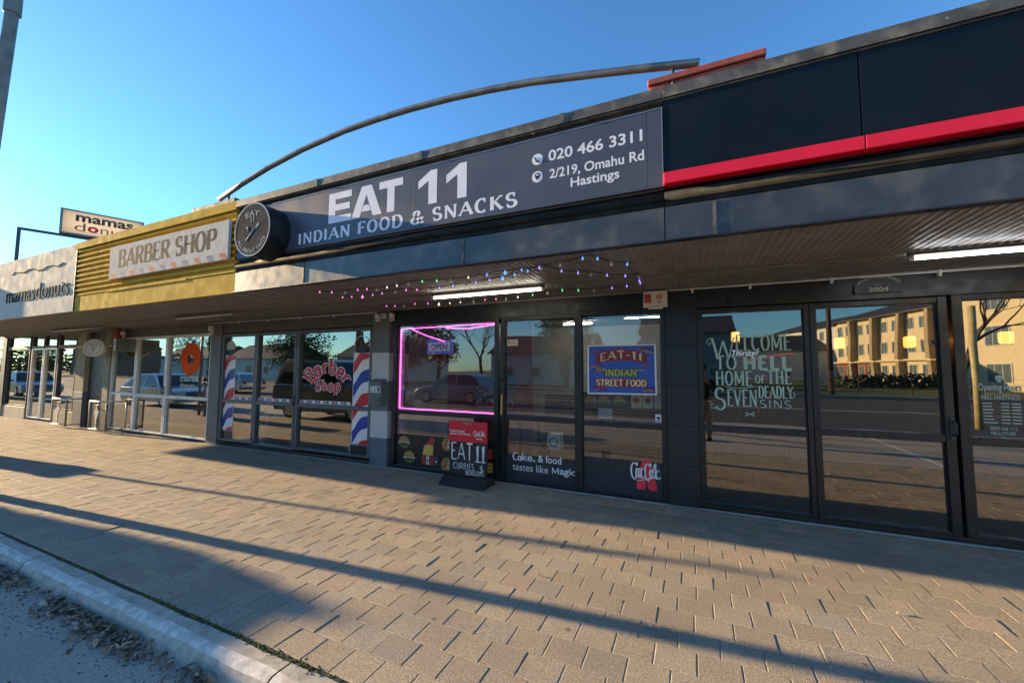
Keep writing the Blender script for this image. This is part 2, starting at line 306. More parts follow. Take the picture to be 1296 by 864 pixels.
def stext(mb, text, x0, x1, z0, z1, y, thick=.16, thin=.07, serif=.14, track=0, shear=0, warp=None, asp=1, st=.05, hand=0):
    """stroke lettering drawn as flat ribbons on the plane Y=y"""
    k = 0; cur = 0; items = []
    for ch in text:
        if ch == ' ': cur += .34+track; continue
        w, ss = GL[ch]; items.append((cur, w, ss)); cur += w+track
    tot = cur-track; sx = (x1-x0)/tot; sz = z1-z0; ratio = sx/sz
    def T(p):
        u, v = p
        if hand: u += random.uniform(-hand, hand); v += random.uniform(-hand, hand)
        if warp: return warp((u+shear*v)/tot, v)
        return (x0+(u+shear*v)*sx, z0+v*sz)
    for c0, w, ss in items:
        for pts, a, b, kk in ss:
            q = [((c0+p[0])*ratio, p[1]) for p in pts]
            closed = math.hypot(q[0][0]-q[-1][0], q[0][1]-q[-1][1]) < 1e-6
            if closed: q = q[:-1]
            wf = lambda dx, dy: (thin+(thick-thin)*abs(dy)**1.2)*kk
            L, Q = ribbon(q, wf, closed); n = len(q); yy = y-.00006*(k % 6); k += 1
            inv = lambda p: T((p[0]/ratio, p[1]))
            A = [inv(p) for p in L]; B = [inv(p) for p in Q]
            vs = [(p[0], yy, p[1]) for p in B]+[(p[0], yy, p[1]) for p in A]
            mb.add(vs, [(i, (i+1) % n, (i+1) % n+n, i+n) for i in range(n if closed else n-1)], False)
            if serif:
                for flag, p in ((a, q[0]), (b, q[-1])):
                    yy = y-.00006*(k % 6)-.00003; k += 1
                    if flag == 1:
                        s = serif*kk**.3; zz = p[1]; lo, hi = (zz, zz+st) if zz < .3 else (zz-st, zz); qs = [(p[0]-s, lo), (p[0]+s, lo), (p[0]+s, hi), (p[0]-s, hi)]
                    elif flag == V:
                        s = serif*1.0; lo, hi = (p[1], p[1]+s) if p[1] < .3 else ((p[1]-s, p[1]) if p[1] > .7 else (p[1]-s/2, p[1]+s/2)); qs = [(p[0]-st*.8, lo), (p[0]+st*.3, lo), (p[0]+st*.3, hi), (p[0]-st*.8, hi)]
                    else: continue
                    mb.add([(c[0], yy, c[1]) for c in map(inv, qs)], [(0, 1, 2, 3)], False)
    return mb
def itext(mb, text, x0, x1, z0, z1, y, bold=0, warp=None, shear=0, extrude=0):
    """sans lettering (the built-in face) fitted to the box x0..x1, z0..z1 on the plane Y=y"""
    cu = bpy.data.curves.new('lettering', 'FONT'); cu.body = text; cu.offset = bold; cu.resolution_u = 4; cu.extrude = extrude
    if shear: cu.shear = shear
    ob = bpy.data.objects.new('lettering', cu); C.objects.link(ob)
    dg = bpy.context.evaluated_depsgraph_get(); me = bpy.data.meshes.new_from_object(ob.evaluated_get(dg))
    xs = [v.co.x for v in me.vertices]; ys = [v.co.y for v in me.vertices]; a, b, c, d = min(xs), max(xs), min(ys), max(ys)
    vs = []
    for v in me.vertices:
        u = (v.co.x-a)/(b-a); w = (v.co.y-c)/(d-c)
        p = warp(u, w) if warp else (x0+u*(x1-x0), z0+w*(z1-z0)); vs.append((p[0], y-v.co.z, p[1]))
    mb.add(vs, [tuple(p.vertices) for p in me.polygons], False)
    bpy.data.objects.remove(ob); bpy.data.curves.remove(cu); bpy.data.meshes.remove(me)
    return mb
def arcwarp(cx, cz, r, a0, a1, h):   # text along an arc, top outwards
    return lambda u, v: (cx+(r+v*h)*math.cos(R(a0+(a1-a0)*u)), cz+(r+v*h)*math.sin(R(a0+(a1-a0)*u)))
def arcwarp_in(cx, cz, r, a0, a1, h):   # along the lower arc, top inwards
    return lambda u, v: (cx+(r-v*h)*math.cos(R(a0+(a1-a0)*u)), cz+(r-v*h)*math.sin(R(a0+(a1-a0)*u)))

# ================================================================== GROUND
g = MB(); g.quad((-400, -500, -.17), (300, -500, -.17), (300, 300, -.17), (-400, 300, -.17)); g.build('ground', grassm, kind='structure')
g = MB(); n = 40
g.quad((-200, -4.2, -.09), (200, -4.2, -.09), (200, 1.47, -.09), (-200, 1.47, -.09))
g.m = 1; g.quad((-200, -23.6, -.09), (200, -23.6, -.09), (200, -4.2, -.09), (-200, -4.2, -.09)); g.build('road', [asphalt, asphaltfar], kind='structure')
g = MB()
g.quad((-200, -4.32, -.086), (200, -4.32, -.086), (200, -4.22, -.086), (-200, -4.22, -.086))
for y in (-11.0, -11.35): g.quad((-200, y-.06, -.086), (200, y-.06, -.086), (200, y+.06, -.086), (-200, y+.06, -.086))
for x in (4.0, 10, 16): g.quad((x, -4.2, -.0855), (x+.12, -4.2, -.0855), (x+.1, 1.1, -.0855), (x-.02, 1.1, -.0855))
g.build('road_markings', M('road paint', (.6, .6, .58), .7, var=.2, vs=8), kind='structure')
# far verge and lawn
g = MB(); g.quad((-200, -500, .0), (200, -500, .0), (200, -24.0, -.02), (-200, -24.0, -.02)); g.build('lawn', grassm, kind='structure')
g = MB(); g.prism([(-24.0, -.15), (-23.6, -.15), (-23.62, -.01), (-24.0, .0)], -200, 200); g.build('kerb', concrete, kind='structure')

# pavement: every paver modelled, slightly uneven, so that the low sun picks out its edges
pv = MB(); PX, PY = .222, .195
y = 1.655; row = 0
while y < 5.24:
    d = min(PY, 5.27-y); x = -26+(PX/2 if row % 2 else 0)+random.uniform(-.02, .02)
    while x < 9:
        w = PX
        zz = random.gauss(0, .0011); tx = random.gauss(0, .0011); ty = random.gauss(0, .0012)
        if random.random() < .09: tx += random.choice((-1, 1))*random.uniform(.002, .0048)
        b = random.uniform(.90, 1.10); t = random.random(); redf = max(0, (y-3.6)/1.7)
        base = (.335, .285, .215)
        if random.random() < .03+.3*redf: base = (.36, .285, .22)
        elif random.random() < .15: base = (.30, .27, .22)
        pv.col = tuple(c*b for c in base)
        e = random.uniform(.0008, .0018); ch = .0055; x0, x1, y0, y1 = x+e, x+w-e, y+.0022, y+d-.0022
        def Z(px, py): return zz+tx*(px-x-w/2)/w+ty*(py-y)/d
        o = [(x0, y0), (x1, y0), (x1, y1), (x0, y1)]; i_ = [(x0+ch, y0+ch), (x1-ch, y0+ch), (x1-ch, y1-ch), (x0+ch, y1-ch)]
        vs = [(*p, Z(*p)-.0034) for p in o]+[(*p, Z(*p)) for p in i_]+[(*p, -.03) for p in o]
        pv.add(vs, [(4, 5, 6, 7)]+[(k, (k+1) % 4, 4+(k+1) % 4, 4+k) for k in range(4)]+[(8+k, 8+(k+1) % 4, (k+1) % 4, k) for k in range(4)], False)
        x += w
    y += PY; row += 1
pv.m = 1; pv.col = None; pv.quad((-26, 1.62, -.0042), (9, 1.62, -.0042), (9, 5.3, -.0042), (-26, 5.3, -.0042))
pv.m = 3; pv.quad((-26, 1.621, -.0038), (9, 1.621, -.0038), (9, 1.652, -.0038), (-26, 1.652, -.0038)); pv.m = 2; pv.box(-26, 9, 5.262, 5.30, -.03, .008)
pv.build('pavement', [paver, joint, M('threshold concrete', (.34, .35, .36), .8, var=.2, vs=15, bump=.3), M('seam soil', (.035, .035, .025), .95, var=.4, vs=30)], kind='structure')
# kerb with joints
kb = MB()
prof = [(1.440, -.16), (1.452, -.09), (1.464, -.045), (1.482, -.018), (1.508, -.004), (1.545, .0), (1.62, -.001), (1.625, -.03)]
xs = -60
while xs < 60:
    L = 3.05; n = 24 if -12 < xs < 4 else 2
    for i in range(n):
        a = xs+L*i/n+(.006 if i == 0 else 0); b_ = xs+L*(i+1)/n-(.006 if i == n-1 else 0)
        for k in range(len(prof)-1):
            kb.m = 1 if k in (3, 4) else 0
            p, q = prof[k], prof[k+1]; jj = lambda xx, yy: .004*math.sin(xx*7.3+yy*40)+.003*math.sin(xx*17.1)
            kb.add([(a, p[0]+jj(a, p[0]), p[1]), (b_, p[0]+jj(b_, p[0]), p[1]), (b_, q[0]+jj(b_, q[0]), q[1]), (a, q[0]+jj(a, q[0]), q[1])], [(0, 1, 2, 3)], True)
    xs += L
kb.build('kerb', [concrete, kerbworn], kind='structure')

# ================================================================== SHOP ROW
XB = [-23.5, -9.4, -4.82, -.15, 6.5]
shop_m = thing('donut_shop', 'donut shop with cream painted piers and white framed windows at far end of row', 'shop', (-15, 5.3, 0))
shop_b = thing('barber_shop', 'barber shop with mustard corrugated fascia and grey framed windows', 'shop', (-7.1, 5.3, 0))
shop_e = thing('takeaway_shop', 'takeaway shop with black frames, pink lit window and weathered black canopy edge', 'shop', (-2.5, 5.3, 0))
shop_h = thing('pizza_shop', 'pizza shop with dark tinted windows and black navy panels above canopy', 'shop', (1.5, 5.3, 0))

def canopy(shop, x0, x1, fx0, fx1, fmat, rib):
    s = MB(); x = x0; p = .058 if rib else .29
    while x < x1-1e-6:
        e = min(x+p, x1); a = x+(e-x)*.40; 
        s.add([(x, 3.285, 2.6), (a, 3.285, 2.6), (a, 5.29, 2.6), (x, 5.29, 2.6)], [(0, 3, 2, 1)], False)
        s.add([(a, 3.285, 2.6), (a+.006, 3.285, 2.607), (a+.006, 5.29, 2.607), (a, 5.29, 2.6)], [(0, 3, 2, 1)], False)
        s.add([(a+.006, 3.285, 2.607), (e-.006, 3.285, 2.607), (e-.006, 5.29, 2.607), (a+.006, 5.29, 2.607)], [(0, 3, 2, 1)], False)
        s.add([(e-.006, 3.285, 2.607), (e, 3.285, 2.6), (e, 5.29, 2.6), (e-.006, 5.29, 2.607)], [(0, 3, 2, 1)], False)
        x = e
    s.build('soffit', soffitm, shop)
    s = MB(); s.box(x0, x1, 4.44, 4.47, 2.585, 2.599); s.box(x0, x1, 5.235, 5.26, 2.575, 2.598); s.build('batten', M('batten paint', (.22, .20, .18), .5), shop)
    # roof of the canopy and of the shop behind
    s = MB(); s.box(x0, x1, 3.45, 5.8, 3.3, 3.36); s.box(x0, x1, 5.8, 14, 3.9, 4.0); s.box(x0, x1, 5.6, 5.8, 2.75, 4.0); s.build('roof', roofdark, shop)
for sh, i, fx in ((shop_m, 0, (-21.0, -10.06)), (shop_b, 1, (-10.05, -5.5)), (shop_e, 2, (-5.497, -.183)), (shop_h, 3, (-.18, 6.5))):
    canopy(sh, XB[i] if i else -21.0, XB[i+1], *fx, None, i >= 2)

def wallbeam(shop, x0, x1, mt, z0=2.33):
    s = MB(); s.box(x0, x1, 5.30, 5.5, z0+.022, 2.62); s.box(x0, x1, 5.373, 5.5, 2.30, z0+.022); s.build('beam', mt, shop)
wallbeam(shop_b, -9.21, -5.0, greybeam); wallbeam(shop_e, -4.6, -.33, black); wallbeam(shop_h, .03, 6.5, black); wallbeam(shop_m, -13.9, -9.58, greybeam)

def pillar(shop, x0, x1, bands, y0=5.275, y1=5.8, label=None):
    s = MB(); mats = []
    for z0, z1, mt in bands:
        if mt not in mats: mats.append(mt)
        s.m = mats.index(mt); s.bbox(x0, x1, y0, y1, z0+.002, z1-.003, .006)
    s.m = 0; s.box(x0+.006, x1-.006, y0+.006, y1-.01, bands[0][0]+.01, bands[-1][1]-.01)
    return s.build('pillar', mats, shop, label)
pillar(shop_b, -9.58, -9.21, [(0, .47, blockgrey), (.47, .94, blockgrey), (.94, 1.42, blockgrey), (1.42, 1.9, blockgrey), (1.9, 2.6, blockgrey)], 5.27)
pillar(shop_e, -5.0, -4.64, [(0, .46, blockblue), (.46, .91, blockpale), (.91, 1.4, blockgrey), (1.4, 1.88, blockpale), (1.88, 2.6, blockgrey)], 5.27, label='pillar painted in alternating dark and pale grey blocks')
pillar(shop_h, -.315, .03, [(0, .48, blockblack), (.48, .94, blockblack), (.94, 1.43, blockblack), (1.43, 1.9, blockblack), (1.9, 2.6, blockblack)], 5.265)

def glazed(shop, kind, x0, x1, z0, z1, trans, fmat, gmat, fw=.05, y=5.34, handle=None, sill=.04):
    """one window or door leaf: outer frame, transom bar and two panes; x0..x1,z0..z1 is the clear glass"""
    r = MB(); yf, yb = y-.05, y+.03
    r.bbox(x0-fw, x0, yf, yb, z0-sill, z1+.06, .006); r.bbox(x1, x1+fw, yf, yb, z0-sill, z1+.06, .006)
    r.bbox(x0, x1, yf+.004, yb, z1, z1+.058, .006); r.bbox(x0, x1, yf+.004, yb, z0-sill, z0, .006)
    if trans: r.bbox(x0, x1, yf+.006, yb, trans-.035, trans+.035, .006)
    r.box(x0+.001, x0+.012, y-.012, y-.002, z0, z1); r.box(x1-.012, x1-.001, y-.012, y-.002, z0, z1)
    o = r.build(kind, fmat, shop)
    for a, b in (((z0, trans-.035), (trans+.035, z1)) if trans else ((z0, z1),)):
        p = MB(); t = random.uniform(-.0004, .0004); p.quad((x0, y+t, a), (x1, y-t, a), (x1, y-t, b), (x0, y+t, b)); p.build('pane', gmat, o)
    if handle:
        hx, hz = handle; h = MB()
        h.bbox(hx-.02, hx+.02, yf-.012, yf, hz-.11, hz+.11, .006); h.tube([(hx, yf, hz+.07), (hx+.005, yf-.05, hz+.06), (hx+.005, yf-.055, hz-.04), (hx, yf, hz-.07)], .011); h.build('handle', darksteel, o)
    return o
# donut shop, near window (white frames)
glazed(shop_m, 'window', -13.83, -12.74, .09, 2.31, .95, whiteframe, g_mamas, .05)
glazed(shop_m, 'door', -12.62, -11.38, .09, 2.31, .93, whiteframe, g_mamas, .055, handle=(-11.345, 1.08))
glazed(shop_m, 'window', -11.27, -9.64, .09, 2.31, .93, whiteframe, g_mamas, .05)
# barber
glazed(shop_b, 'window', -9.14, -8.14, .14, 2.27, .92, greyframe, g_barber, .055)
glazed(shop_b, 'door', -8.02, -6.95, .12, 2.27, .92, greyframe, g_barber, .06, handle=(-6.90, 1.0))
glazed(shop_b, 'window', -6.82, -5.08, .14, 2.27, .92, greyframe, g_barber, .055)
# takeaway
glazed(shop_e, 'window', -4.50, -2.68, .06, 2.31, .91, black, g_plain, .07)
glazed(shop_e, 'door', -2.51, -1.47, .06, 2.31, .92, black, g_plain, .055, handle=(-2.545, 1.5))
glazed(shop_e, 'window', -1.37, -.37, .06, 2.33, .91, black, g_plain, .055)
# pizza
glazed(shop_h, 'window', .09, 1.10, .09, 2.28, .93, black, g_hell, .06)
glazed(shop_h, 'door', 1.21, 2.19, .09, 2.28, .96, black, g_hell, .07, handle=(2.235, 1.06))
glazed(shop_h, 'window', 2.37, 3.5, .09, 2.29, .95, black, g_hell, .08)
glazed(shop_h, 'window', 3.66, 4.8, .09, 2.29, .95, black, g_hell, .07)
s = MB(); s.box(4.88, 6.5, 5.28, 5.6, 0, 2.6); s.build('wall', blockblack, shop_h)
s = MB(); s.bbox(-2.56, -2.535, 5.27, 5.29, .95, 1.25, .006); s.build('door_pull', brass, shop_e)

# donut shop, far window with plinths, transoms and double door
plm = M('ochre plinth paint', (.42, .38, .25), .6, var=.12)
for a, b in ((-20.85, -19.05), (-17.05, -15.72), (-23.5, -21.2)): s = MB(); s.bbox(a, b, 5.28, 5.5, 0, .37, .012); s.build('plinth', plm, shop_m)
for a, b in ((-20.75, -19.08), (-17.0, -15.95), (-23.3, -21.2)):
    glazed(shop_m, 'window', a, b, .42, 2.16, None, greybeam, g_mamas, .05)
    glazed(shop_m, 'window', a, b, 2.26, 2.56, None, greybeam, g_mamas, .05)
glazed(shop_m, 'door', -18.85, -18.1, .1, 2.14, None, whiteframe, g_mamas, .06); glazed(shop_m, 'door', -17.95, -17.2, .1, 2.14, None, whiteframe, g_mamas, .06)
glazed(shop_m, 'window', -18.85, -18.08, 2.26, 2.56, None, greybeam, g_mamas, .04); glazed(shop_m, 'window', -17.98, -17.2, 2.26, 2.56, None, greybeam, g_mamas, .04)
s = MB(); s.bbox(-21.15, -20.82, 5.26, 5.6, 0, 2.6, .01); s.build('pillar', darkolive, shop_m)
pillar(shop_m, -15.72, -15.2, [(0, .95, blockblue), (.95, 1.4, creampaint), (1.4, 2.6, creampaint)], 5.24)
s = MB(); s.box(-15.2, -14.2, 5.34, 5.6, 0, 2.6); s.build('wall', darkolive, shop_m, 'dark olive recessed wall panel')
pillar(shop_m, -14.2, -13.9, [(0, .47, creampaint), (.47, .95, creampaint), (.95, 1.42, creampaint), (1.42, 1.9, creampaint), (1.9, 2.6, creampaint)], 5.26)

# interiors
def interior(shop, x0, x1, wmat, back=10.5, side=None):
    s = MB(); s.box(x0+.03, x1-.03, 5.42, back, -.02, .03); s.build('floor', tilefloor, shop)
    s = MB(); s.box(x0+.03, x1-.03, back, back+.15, 0, 2.7); s.build('back_wall', wmat, shop)
    s = MB(); s.box(x0-.01, x0+.05, 5.82, back, 0, 2.7); s.build('side_wall', side or wmat, shop)
    s = MB(); s.box(x0+.05, x1-.03, 5.5, back, 2.64, 2.7); s.build('ceiling', wmat, shop)
s = MB(); s.box(-4.6, -2.75, 7.0, 7.06, .03, 2.64); s.build('partition', M('neon tinted partition', (.30, .12, .09), .7, var=.3, vs=3), shop_e)  # added partition; the reddish neon glow is put into its colour
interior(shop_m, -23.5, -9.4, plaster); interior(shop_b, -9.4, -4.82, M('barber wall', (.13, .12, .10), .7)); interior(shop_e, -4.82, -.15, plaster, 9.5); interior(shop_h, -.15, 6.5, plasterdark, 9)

# fascias -----------------------------------------------------------
# barber: mustard band below, corrugated cladding above
s = MB(); s.prism([(3.27, 2.595), (3.30, 2.595), (3.30, 2.86), (3.27, 2.86)], -10.05, -5.5); s.prism([(3.262, 2.872), (3.30, 2.872), (3.30, 2.90), (3.262, 2.90)], -10.05, -5.5)
s.prism([(3.255, 2.86), (3.268, 2.86), (3.268, 2.884), (3.255, 2.884)], -8.9, -6.6); s.build('fascia', yellow, shop_b)
s = MB(); pts = []; z = 2.91; k = 0
while z < 3.70:
    pts += [(3.295, z), (3.295, z+.028), (3.255, z+.044), (3.255, z+.072), ]; z += .088
pts += [(3.295, z)]
s.sheet(pts, -10.05, -5.5); s.build('corrugated_cladding', yellow, shop_b)
s = MB(); s.prism([(3.235, 3.71), (3.5, 3.72), (3.5, 3.835), (3.235, 3.825)], -10.05, -5.5); s.build('flashing', yellow, shop_b)
# takeaway: weathered black steel fascia, gutter, reveal, flashing
def lower_fascia(shop, x0, x1, joints):
    s = MB(); e = [x0]+joints+[x1]
    for a, b in zip(e[:-1], e[1:]):
        s.prism([(3.27, 2.597), (3.30, 2.597), (3.30, 2.86), (3.285, 2.875), (3.27, 2.862)], a+.004, b-.004)
    s.box(x0, x1, 3.30, 3.32, 2.6, 2.9); s.build('fascia', blackgloss, shop)
    s = MB(); s.prism([(3.24, 2.592), (3.30, 2.588), (3.30, 2.598), (3.24, 2.602)], x0, x1); s.build('drip_edge', black, shop)
    s = MB()
    for a in joints: s.box(a-.012, a+.012, 3.262, 3.268, 2.61, 2.86)
    if joints: s.build('joint_strip', flashing, shop)
    s = MB(); s.prism([(3.285, 2.88), (3.40, 2.88), (3.40, 3.03), (3.33, 3.03), (3.29, 2.955)], x0, x1); s.tube([(x0, 3.285, 2.955), (x1, 3.285, 2.955)], .036, 10); s.build('gutter', gutterm, shop)
lower_fascia(shop_e, -5.497, -.183, [-4.2, -2.0]); lower_fascia(shop_h, -.18, 6.5, [.165, 3.1])
s = MB(); s.box(-5.497, -.183, 3.30, 3.45, 3.02, 3.72); s.build('parapet', M('grey reveal', (.16, .15, .145), .6, dirt=(.08, .075, .07)), shop_e)
s = MB(); s.box(-.18, 6.5, 3.30, 3.45, 3.02, 3.72); s.build('parapet', black, shop_h)
def capping(shop, x0, x1, lens):
    s = MB(); x = x0
    while x < x1-.05:
        e = min(x+lens, x1); s.prism([(3.232, 3.735), (3.24, 3.735), (3.246, 3.81), (3.5, 3.83), (3.5, 3.845), (3.236, 3.825)], x+.002, e-.002); s.box(e-.02, e+.02, 3.226, 3.24, 3.733, 3.826) if e < x1 else None; x = e
    s.box(x0, x1, 3.25, 3.46, 3.722, 3.734); s.build('flashing', flashing, shop)
capping(shop_e, -5.497, -.183, 1.5); capping(shop_h, -.18, 6.5, 2.4)
s = MB()
for a, b in ((-.176, 1.04), (1.045, 2.9), (2.905, 6.5)): s.bbox(a, b-.002, 3.255, 3.30, 3.125, 3.718, .003)
s.build('fascia_panel', navy, shop_h)
s = MB()
for a, b in ((-.18, 1.04), (1.043, 6.5)): s.bbox(a, b, 3.215, 3.30, 3.03, 3.122, .006)
s.build('trim', red, shop_h, 'bright red trim strip along the panels')
# donut shop: white fascia sign
s = MB(); s.bbox(-21.0, -13.0, 3.262, 3.30, 2.6, 3.83, .004); s.bbox(-12.996, -10.06, 3.262, 3.30, 2.6, 3.83, .004); s.build('fascia', M('white fascia board', (.66, .62, .52), .85, spec=.05, var=.07, vs=2, dirt=(.56, .5, .36), dscale=5, damt=.5, streak=True), shop_m)
s = MB(); s.box(-10.06, -10.052, 3.25, 3.32, 2.6, 3.835); s.build('trim', darksteel, shop_m)
s = MB(); s.box(-21.0, -10.06, 3.30, 3.45, 2.62, 3.8); s.build('parapet', white, shop_m); s = MB(); s.box(-10.05, -5.5, 3.302, 3.45, 2.62, 3.72); s.build('parapet', yellow, shop_b)

# ================================================================== SIGNS ON THE FASCIA
L_ = MB(); itext(L_, 'mamasdonuts', -13.12, -10.27, 2.93, 3.24, 3.2535, -.012, extrude=.007)
t = thing('shop_sign', 'thin raised lettering of the donut shop on white fascia', 'sign', (-11.7, 3.24, 2.93))
L_.build('lettering', M('brown raised letters', (.07, .06, .05), .8, spec=.05), t)
s = MB(); s.tube([(-13.0+.22*i, 3.261, 3.53+.035*math.sin(i*1.7)+.02*math.sin(i*.6)) for i in range(12)], .014, 5); s.build('emblem', M('faded tan emblem', (.30, .24, .14), .9, spec=.05), t)
# box added out of view to throw shade along the donut shop fascia
t = thing('shade_box', 'unseen white box added on donut shop fascia to shade the lettering', 'sign', (-15.2, 3.1, 2.7))
s = MB(); s.bbox(-15.4, -15.2, 2.98, 3.26, 2.72, 3.66, .02); s.build('sign_box', white, t)

t = thing('barber_sign', 'worn white BARBER SHOP board with faded red and blue stripes on mustard fascia', 'sign', (-7.2, 3.22, 3.04))
s = MB(); s.bbox(-8.72, -5.57, 3.205, 3.245, 3.035, 3.575, .006); s.build('board', wornwhite, t)
s = MB(); stext(s, 'BARBER SHOP', -8.43, -5.84, 3.215, 3.485, 3.2045, .29, .085, .18, .02, st=.06); s.build('lettering', fadedtext, t)
i = 0; x = -8.66
while x < -5.75:
    s = MB(); s.poly([(x, 3.13), (x+.06, 3.045), (x+.19, 3.045), (x+.13, 3.13)], 3.2045); s.build('stripe', (fadedred, fadedblue)[i % 2], t); x += .29; i += 1

t = thing('takeaway_sign', 'long slate grey EAT 11 INDIAN FOOD & SNACKS sign board above canopy', 'sign', (-2.8, 3.26, 3.03))
s = MB()
for a, b in ((-5.47, -4.28), (-4.278, -3.03), (-3.028, -2.61), (-2.608, -.30), (-.298, -.188)): s.bbox(a, b, 3.262, 3.298, 3.032, 3.675, .0025)
s.build('board', signgrey, t)
s = MB(); s.box(-4.8, -.185, 3.258, 3.262, 3.668, 3.674); s.box(-.188, -.183, 3.25, 3.262, 3.03, 3.675); s.build('edge_trim', M('bare aluminium edge', (.4, .4, .42), .4, metal=.6), t)
s = MB(); Y = 3.2613
def pl(pts, x0, x1, z0, z1): s.poly([(x0+p[0]*(x1-x0), z0+p[1]*(z1-z0)) for p in pts], Y)
for rc in (((0, 0), (.30, 0), (.30, 1), (0, 1)), ((.30, .78), (1, .78), (1, 1), (.30, 1)), ((.30, .40), (.93, .40), (.93, .61), (.30, .61)), ((.30, 0), (1, 0), (1, .22), (.30, .22))): pl(rc, -3.81, -3.46, 3.265, 3.615)
A0, A1 = -3.46, -3.02
for rc in (((0, 0), (.28, 0), (.50, .72), (.50, 1), (.34, 1)), ((1, 0), (.66, 1), (.50, 1), (.50, .72), (.72, 0)), ((.345, .18), (.655, .18), (.58, .38), (.42, .38))): s.poly([(A0+p[0]*(A1-A0), 3.265+p[1]*.35) for p in (rc if rc[0] != (1, 0) else rc)], Y-(.0004 if rc[0] == (.345, .18) else 0))
pl(((0, .77), (1, .77), (1, 1), (0, 1)), -3.06, -2.74, 3.265, 3.615); pl(((.35, 0), (.66, 0), (.66, .77), (.35, .77)), -3.06, -2.74, 3.265, 3.615)
for a, b in ((-2.54, -2.31), (-2.20, -1.965)): pl(((.55, 0), (1, 0), (1, 1), (.66, 1), (.0, .74), (.0, .50), (.55, .70)), a, b, 3.265, 3.615)
s.build('lettering', signletter, t); s = MB(); stext(s, 'INDIAN FOOD & SNACKS', -4.31, -1.43, 3.085, 3.213, Y, .30, .11, .16, .1, st=.11); s.build('lettering', signletter, t); s = MB()
itext(s, '020 466 3311', -1.13, -.335, 3.437, 3.537, Y, .02); s.build('lettering', signletter, t); s = MB(); itext(s, '2/219, Omahu Rd', -1.12, -.325, 3.262, 3.363, Y, .018); s.build('lettering', signletter, t); s = MB(); itext(s, 'Hastings', -.93, -.52, 3.140, 3.247, Y, .018); s.build('lettering', signletter, t)
for z in (3.478, 3.318): s = MB(); s.disc(-1.235, Y, z, .052); s.build('icon_disc', signletter, t)
s = MB(); s.tube([(-1.262, Y, 3.497), (-1.255, Y-.0, 3.475), (-1.24, Y, 3.46), (-1.215, Y, 3.452)], .0085, 6); s.build('phone_icon', signgrey, t); s = MB(); s.disc(-1.235, Y-.002, 3.33, .024); s.poly([(-1.257, 3.322), (-1.235, 3.28), (-1.213, 3.322)], Y-.002)
s.build('pin_icon', signgrey, t)
s = MB(); s.disc(-1.235, Y-.004, 3.332, .010); s.build('icon_dot', signletter, t)

t = thing('round_sign', 'black drum sign with white rim, fork and knife on the slate board end', 'sign', (-4.77, 3.27, 2.93))
s = MB(); n = 48; s.smooth = True
for y0, y1, r0, r1 in ((3.0, 3.262, .325, .325),): s.add([(-4.77+r*math.cos(2*math.pi*k/n), y, 3.255+r*math.sin(2*math.pi*k/n)) for y, r in ((y0, r0), (y1, r1)) for k in range(n)], [(k, n+k, n+(k+1) % n, (k+1) % n) for k in range(n)])
s.build('drum', black, t)
s = MB(); s.disc(-4.77, 3.0, 3.255, .325, n=48); s.build('face', M('charcoal sign face', (.05, .055, .06), .9, spec=.04), t)
s = MB(); s.ring(-4.77, 2.998, 3.255, .308, .327, 48)
itext(s, 'EAT', -4.88, -4.66, 3.43, 3.49, 2.998, .012, warp=arcwarp(-4.77, 3.12, .30, 112, 68, .065)); itext(s, '11', -4.80, -4.74, 3.345, 3.415, 2.998, .015)
s.tube([(-4.87, 2.998, 3.13), (-4.70, 2.998, 3.28)], .005, 4); s.poly([(-4.715, 3.265), (-4.69, 3.245), (-4.64, 3.30), (-4.65, 3.325), (-4.68, 3.31)], 2.998)
s.tube([(-4.86, 2.998, 3.30), (-4.84, 2.998, 3.26), (-4.84, 2.998, 3.24)], .004, 4); s.tube([(-4.87, 2.998, 3.28), (-4.83, 2.998, 3.29)], .004, 4)
itext(s, 'ALL ABOUT TASTE', 0, 1, 0, 1, 2.998, .006, warp=arcwarp_in(-4.77, 3.255, .285, 205, 335, .05)); s.build('lettering', M('pale round sign vinyl', (.42, .45, .45), .9, spec=.04), t)

# donut roof sign on its frame (runs back from the street)
du, dv = .38, .925; bx, by = -15.06, 4.5
t = thing('roof_sign', 'white mamas donuts box sign on black frame above the roof', 'sign', (bx, by, 3.6))
def rs(tt, w=0): return (bx+du*tt+dv*w, by+dv*tt-du*w)
def obox(mb, t0, t1, w0, w1, z0, z1):
    p = [rs(t0, w0), rs(t1, w0), rs(t1, w1), rs(t0, w1)]
    mb.add([(*q, z0) for q in p]+[(*q, z1) for q in p], [(0, 3, 2, 1), (4, 5, 6, 7), (0, 1, 5, 4), (1, 2, 6, 5), (2, 3, 7, 6), (3, 0, 4, 7)], False)
s = MB(); obox(s, 0, .05, -.17, .008, 5.13, 5.80); obox(s, 1.57, 1.62, -.17, .008, 5.13, 5.80); obox(s, .05, 1.57, -.17, .008, 5.13, 5.17); obox(s, .05, 1.57, -.17, .008, 5.76, 5.80); s.build('sign_box', M('grey sign casing', (.24, .22, .19), .5), t)
acr, n_, b_, o_ = newmat('translucent cream acrylic'); n_.nodes.remove(b_); d_ = n_.nodes.new('ShaderNodeBsdfDiffuse'); tl = n_.nodes.new('ShaderNodeBsdfTranslucent'); mx_ = n_.nodes.new('ShaderNodeMixShader'); mx_.inputs[0].default_value = .6
nz_ = n_.nodes.new('ShaderNodeTexNoise'); nz_.inputs['Scale'].default_value = 4; cr_ = n_.nodes.new('ShaderNodeMix'); cr_.data_type = 'RGBA'; cr_.inputs[6].default_value = (.80, .74, .64, 1); cr_.inputs[7].default_value = (.72, .64, .54, 1); n_.links.new(nz_.outputs[0], cr_.inputs[0])
for q_ in (d_, tl): n_.links.new(cr_.outputs[2], q_.inputs[0])
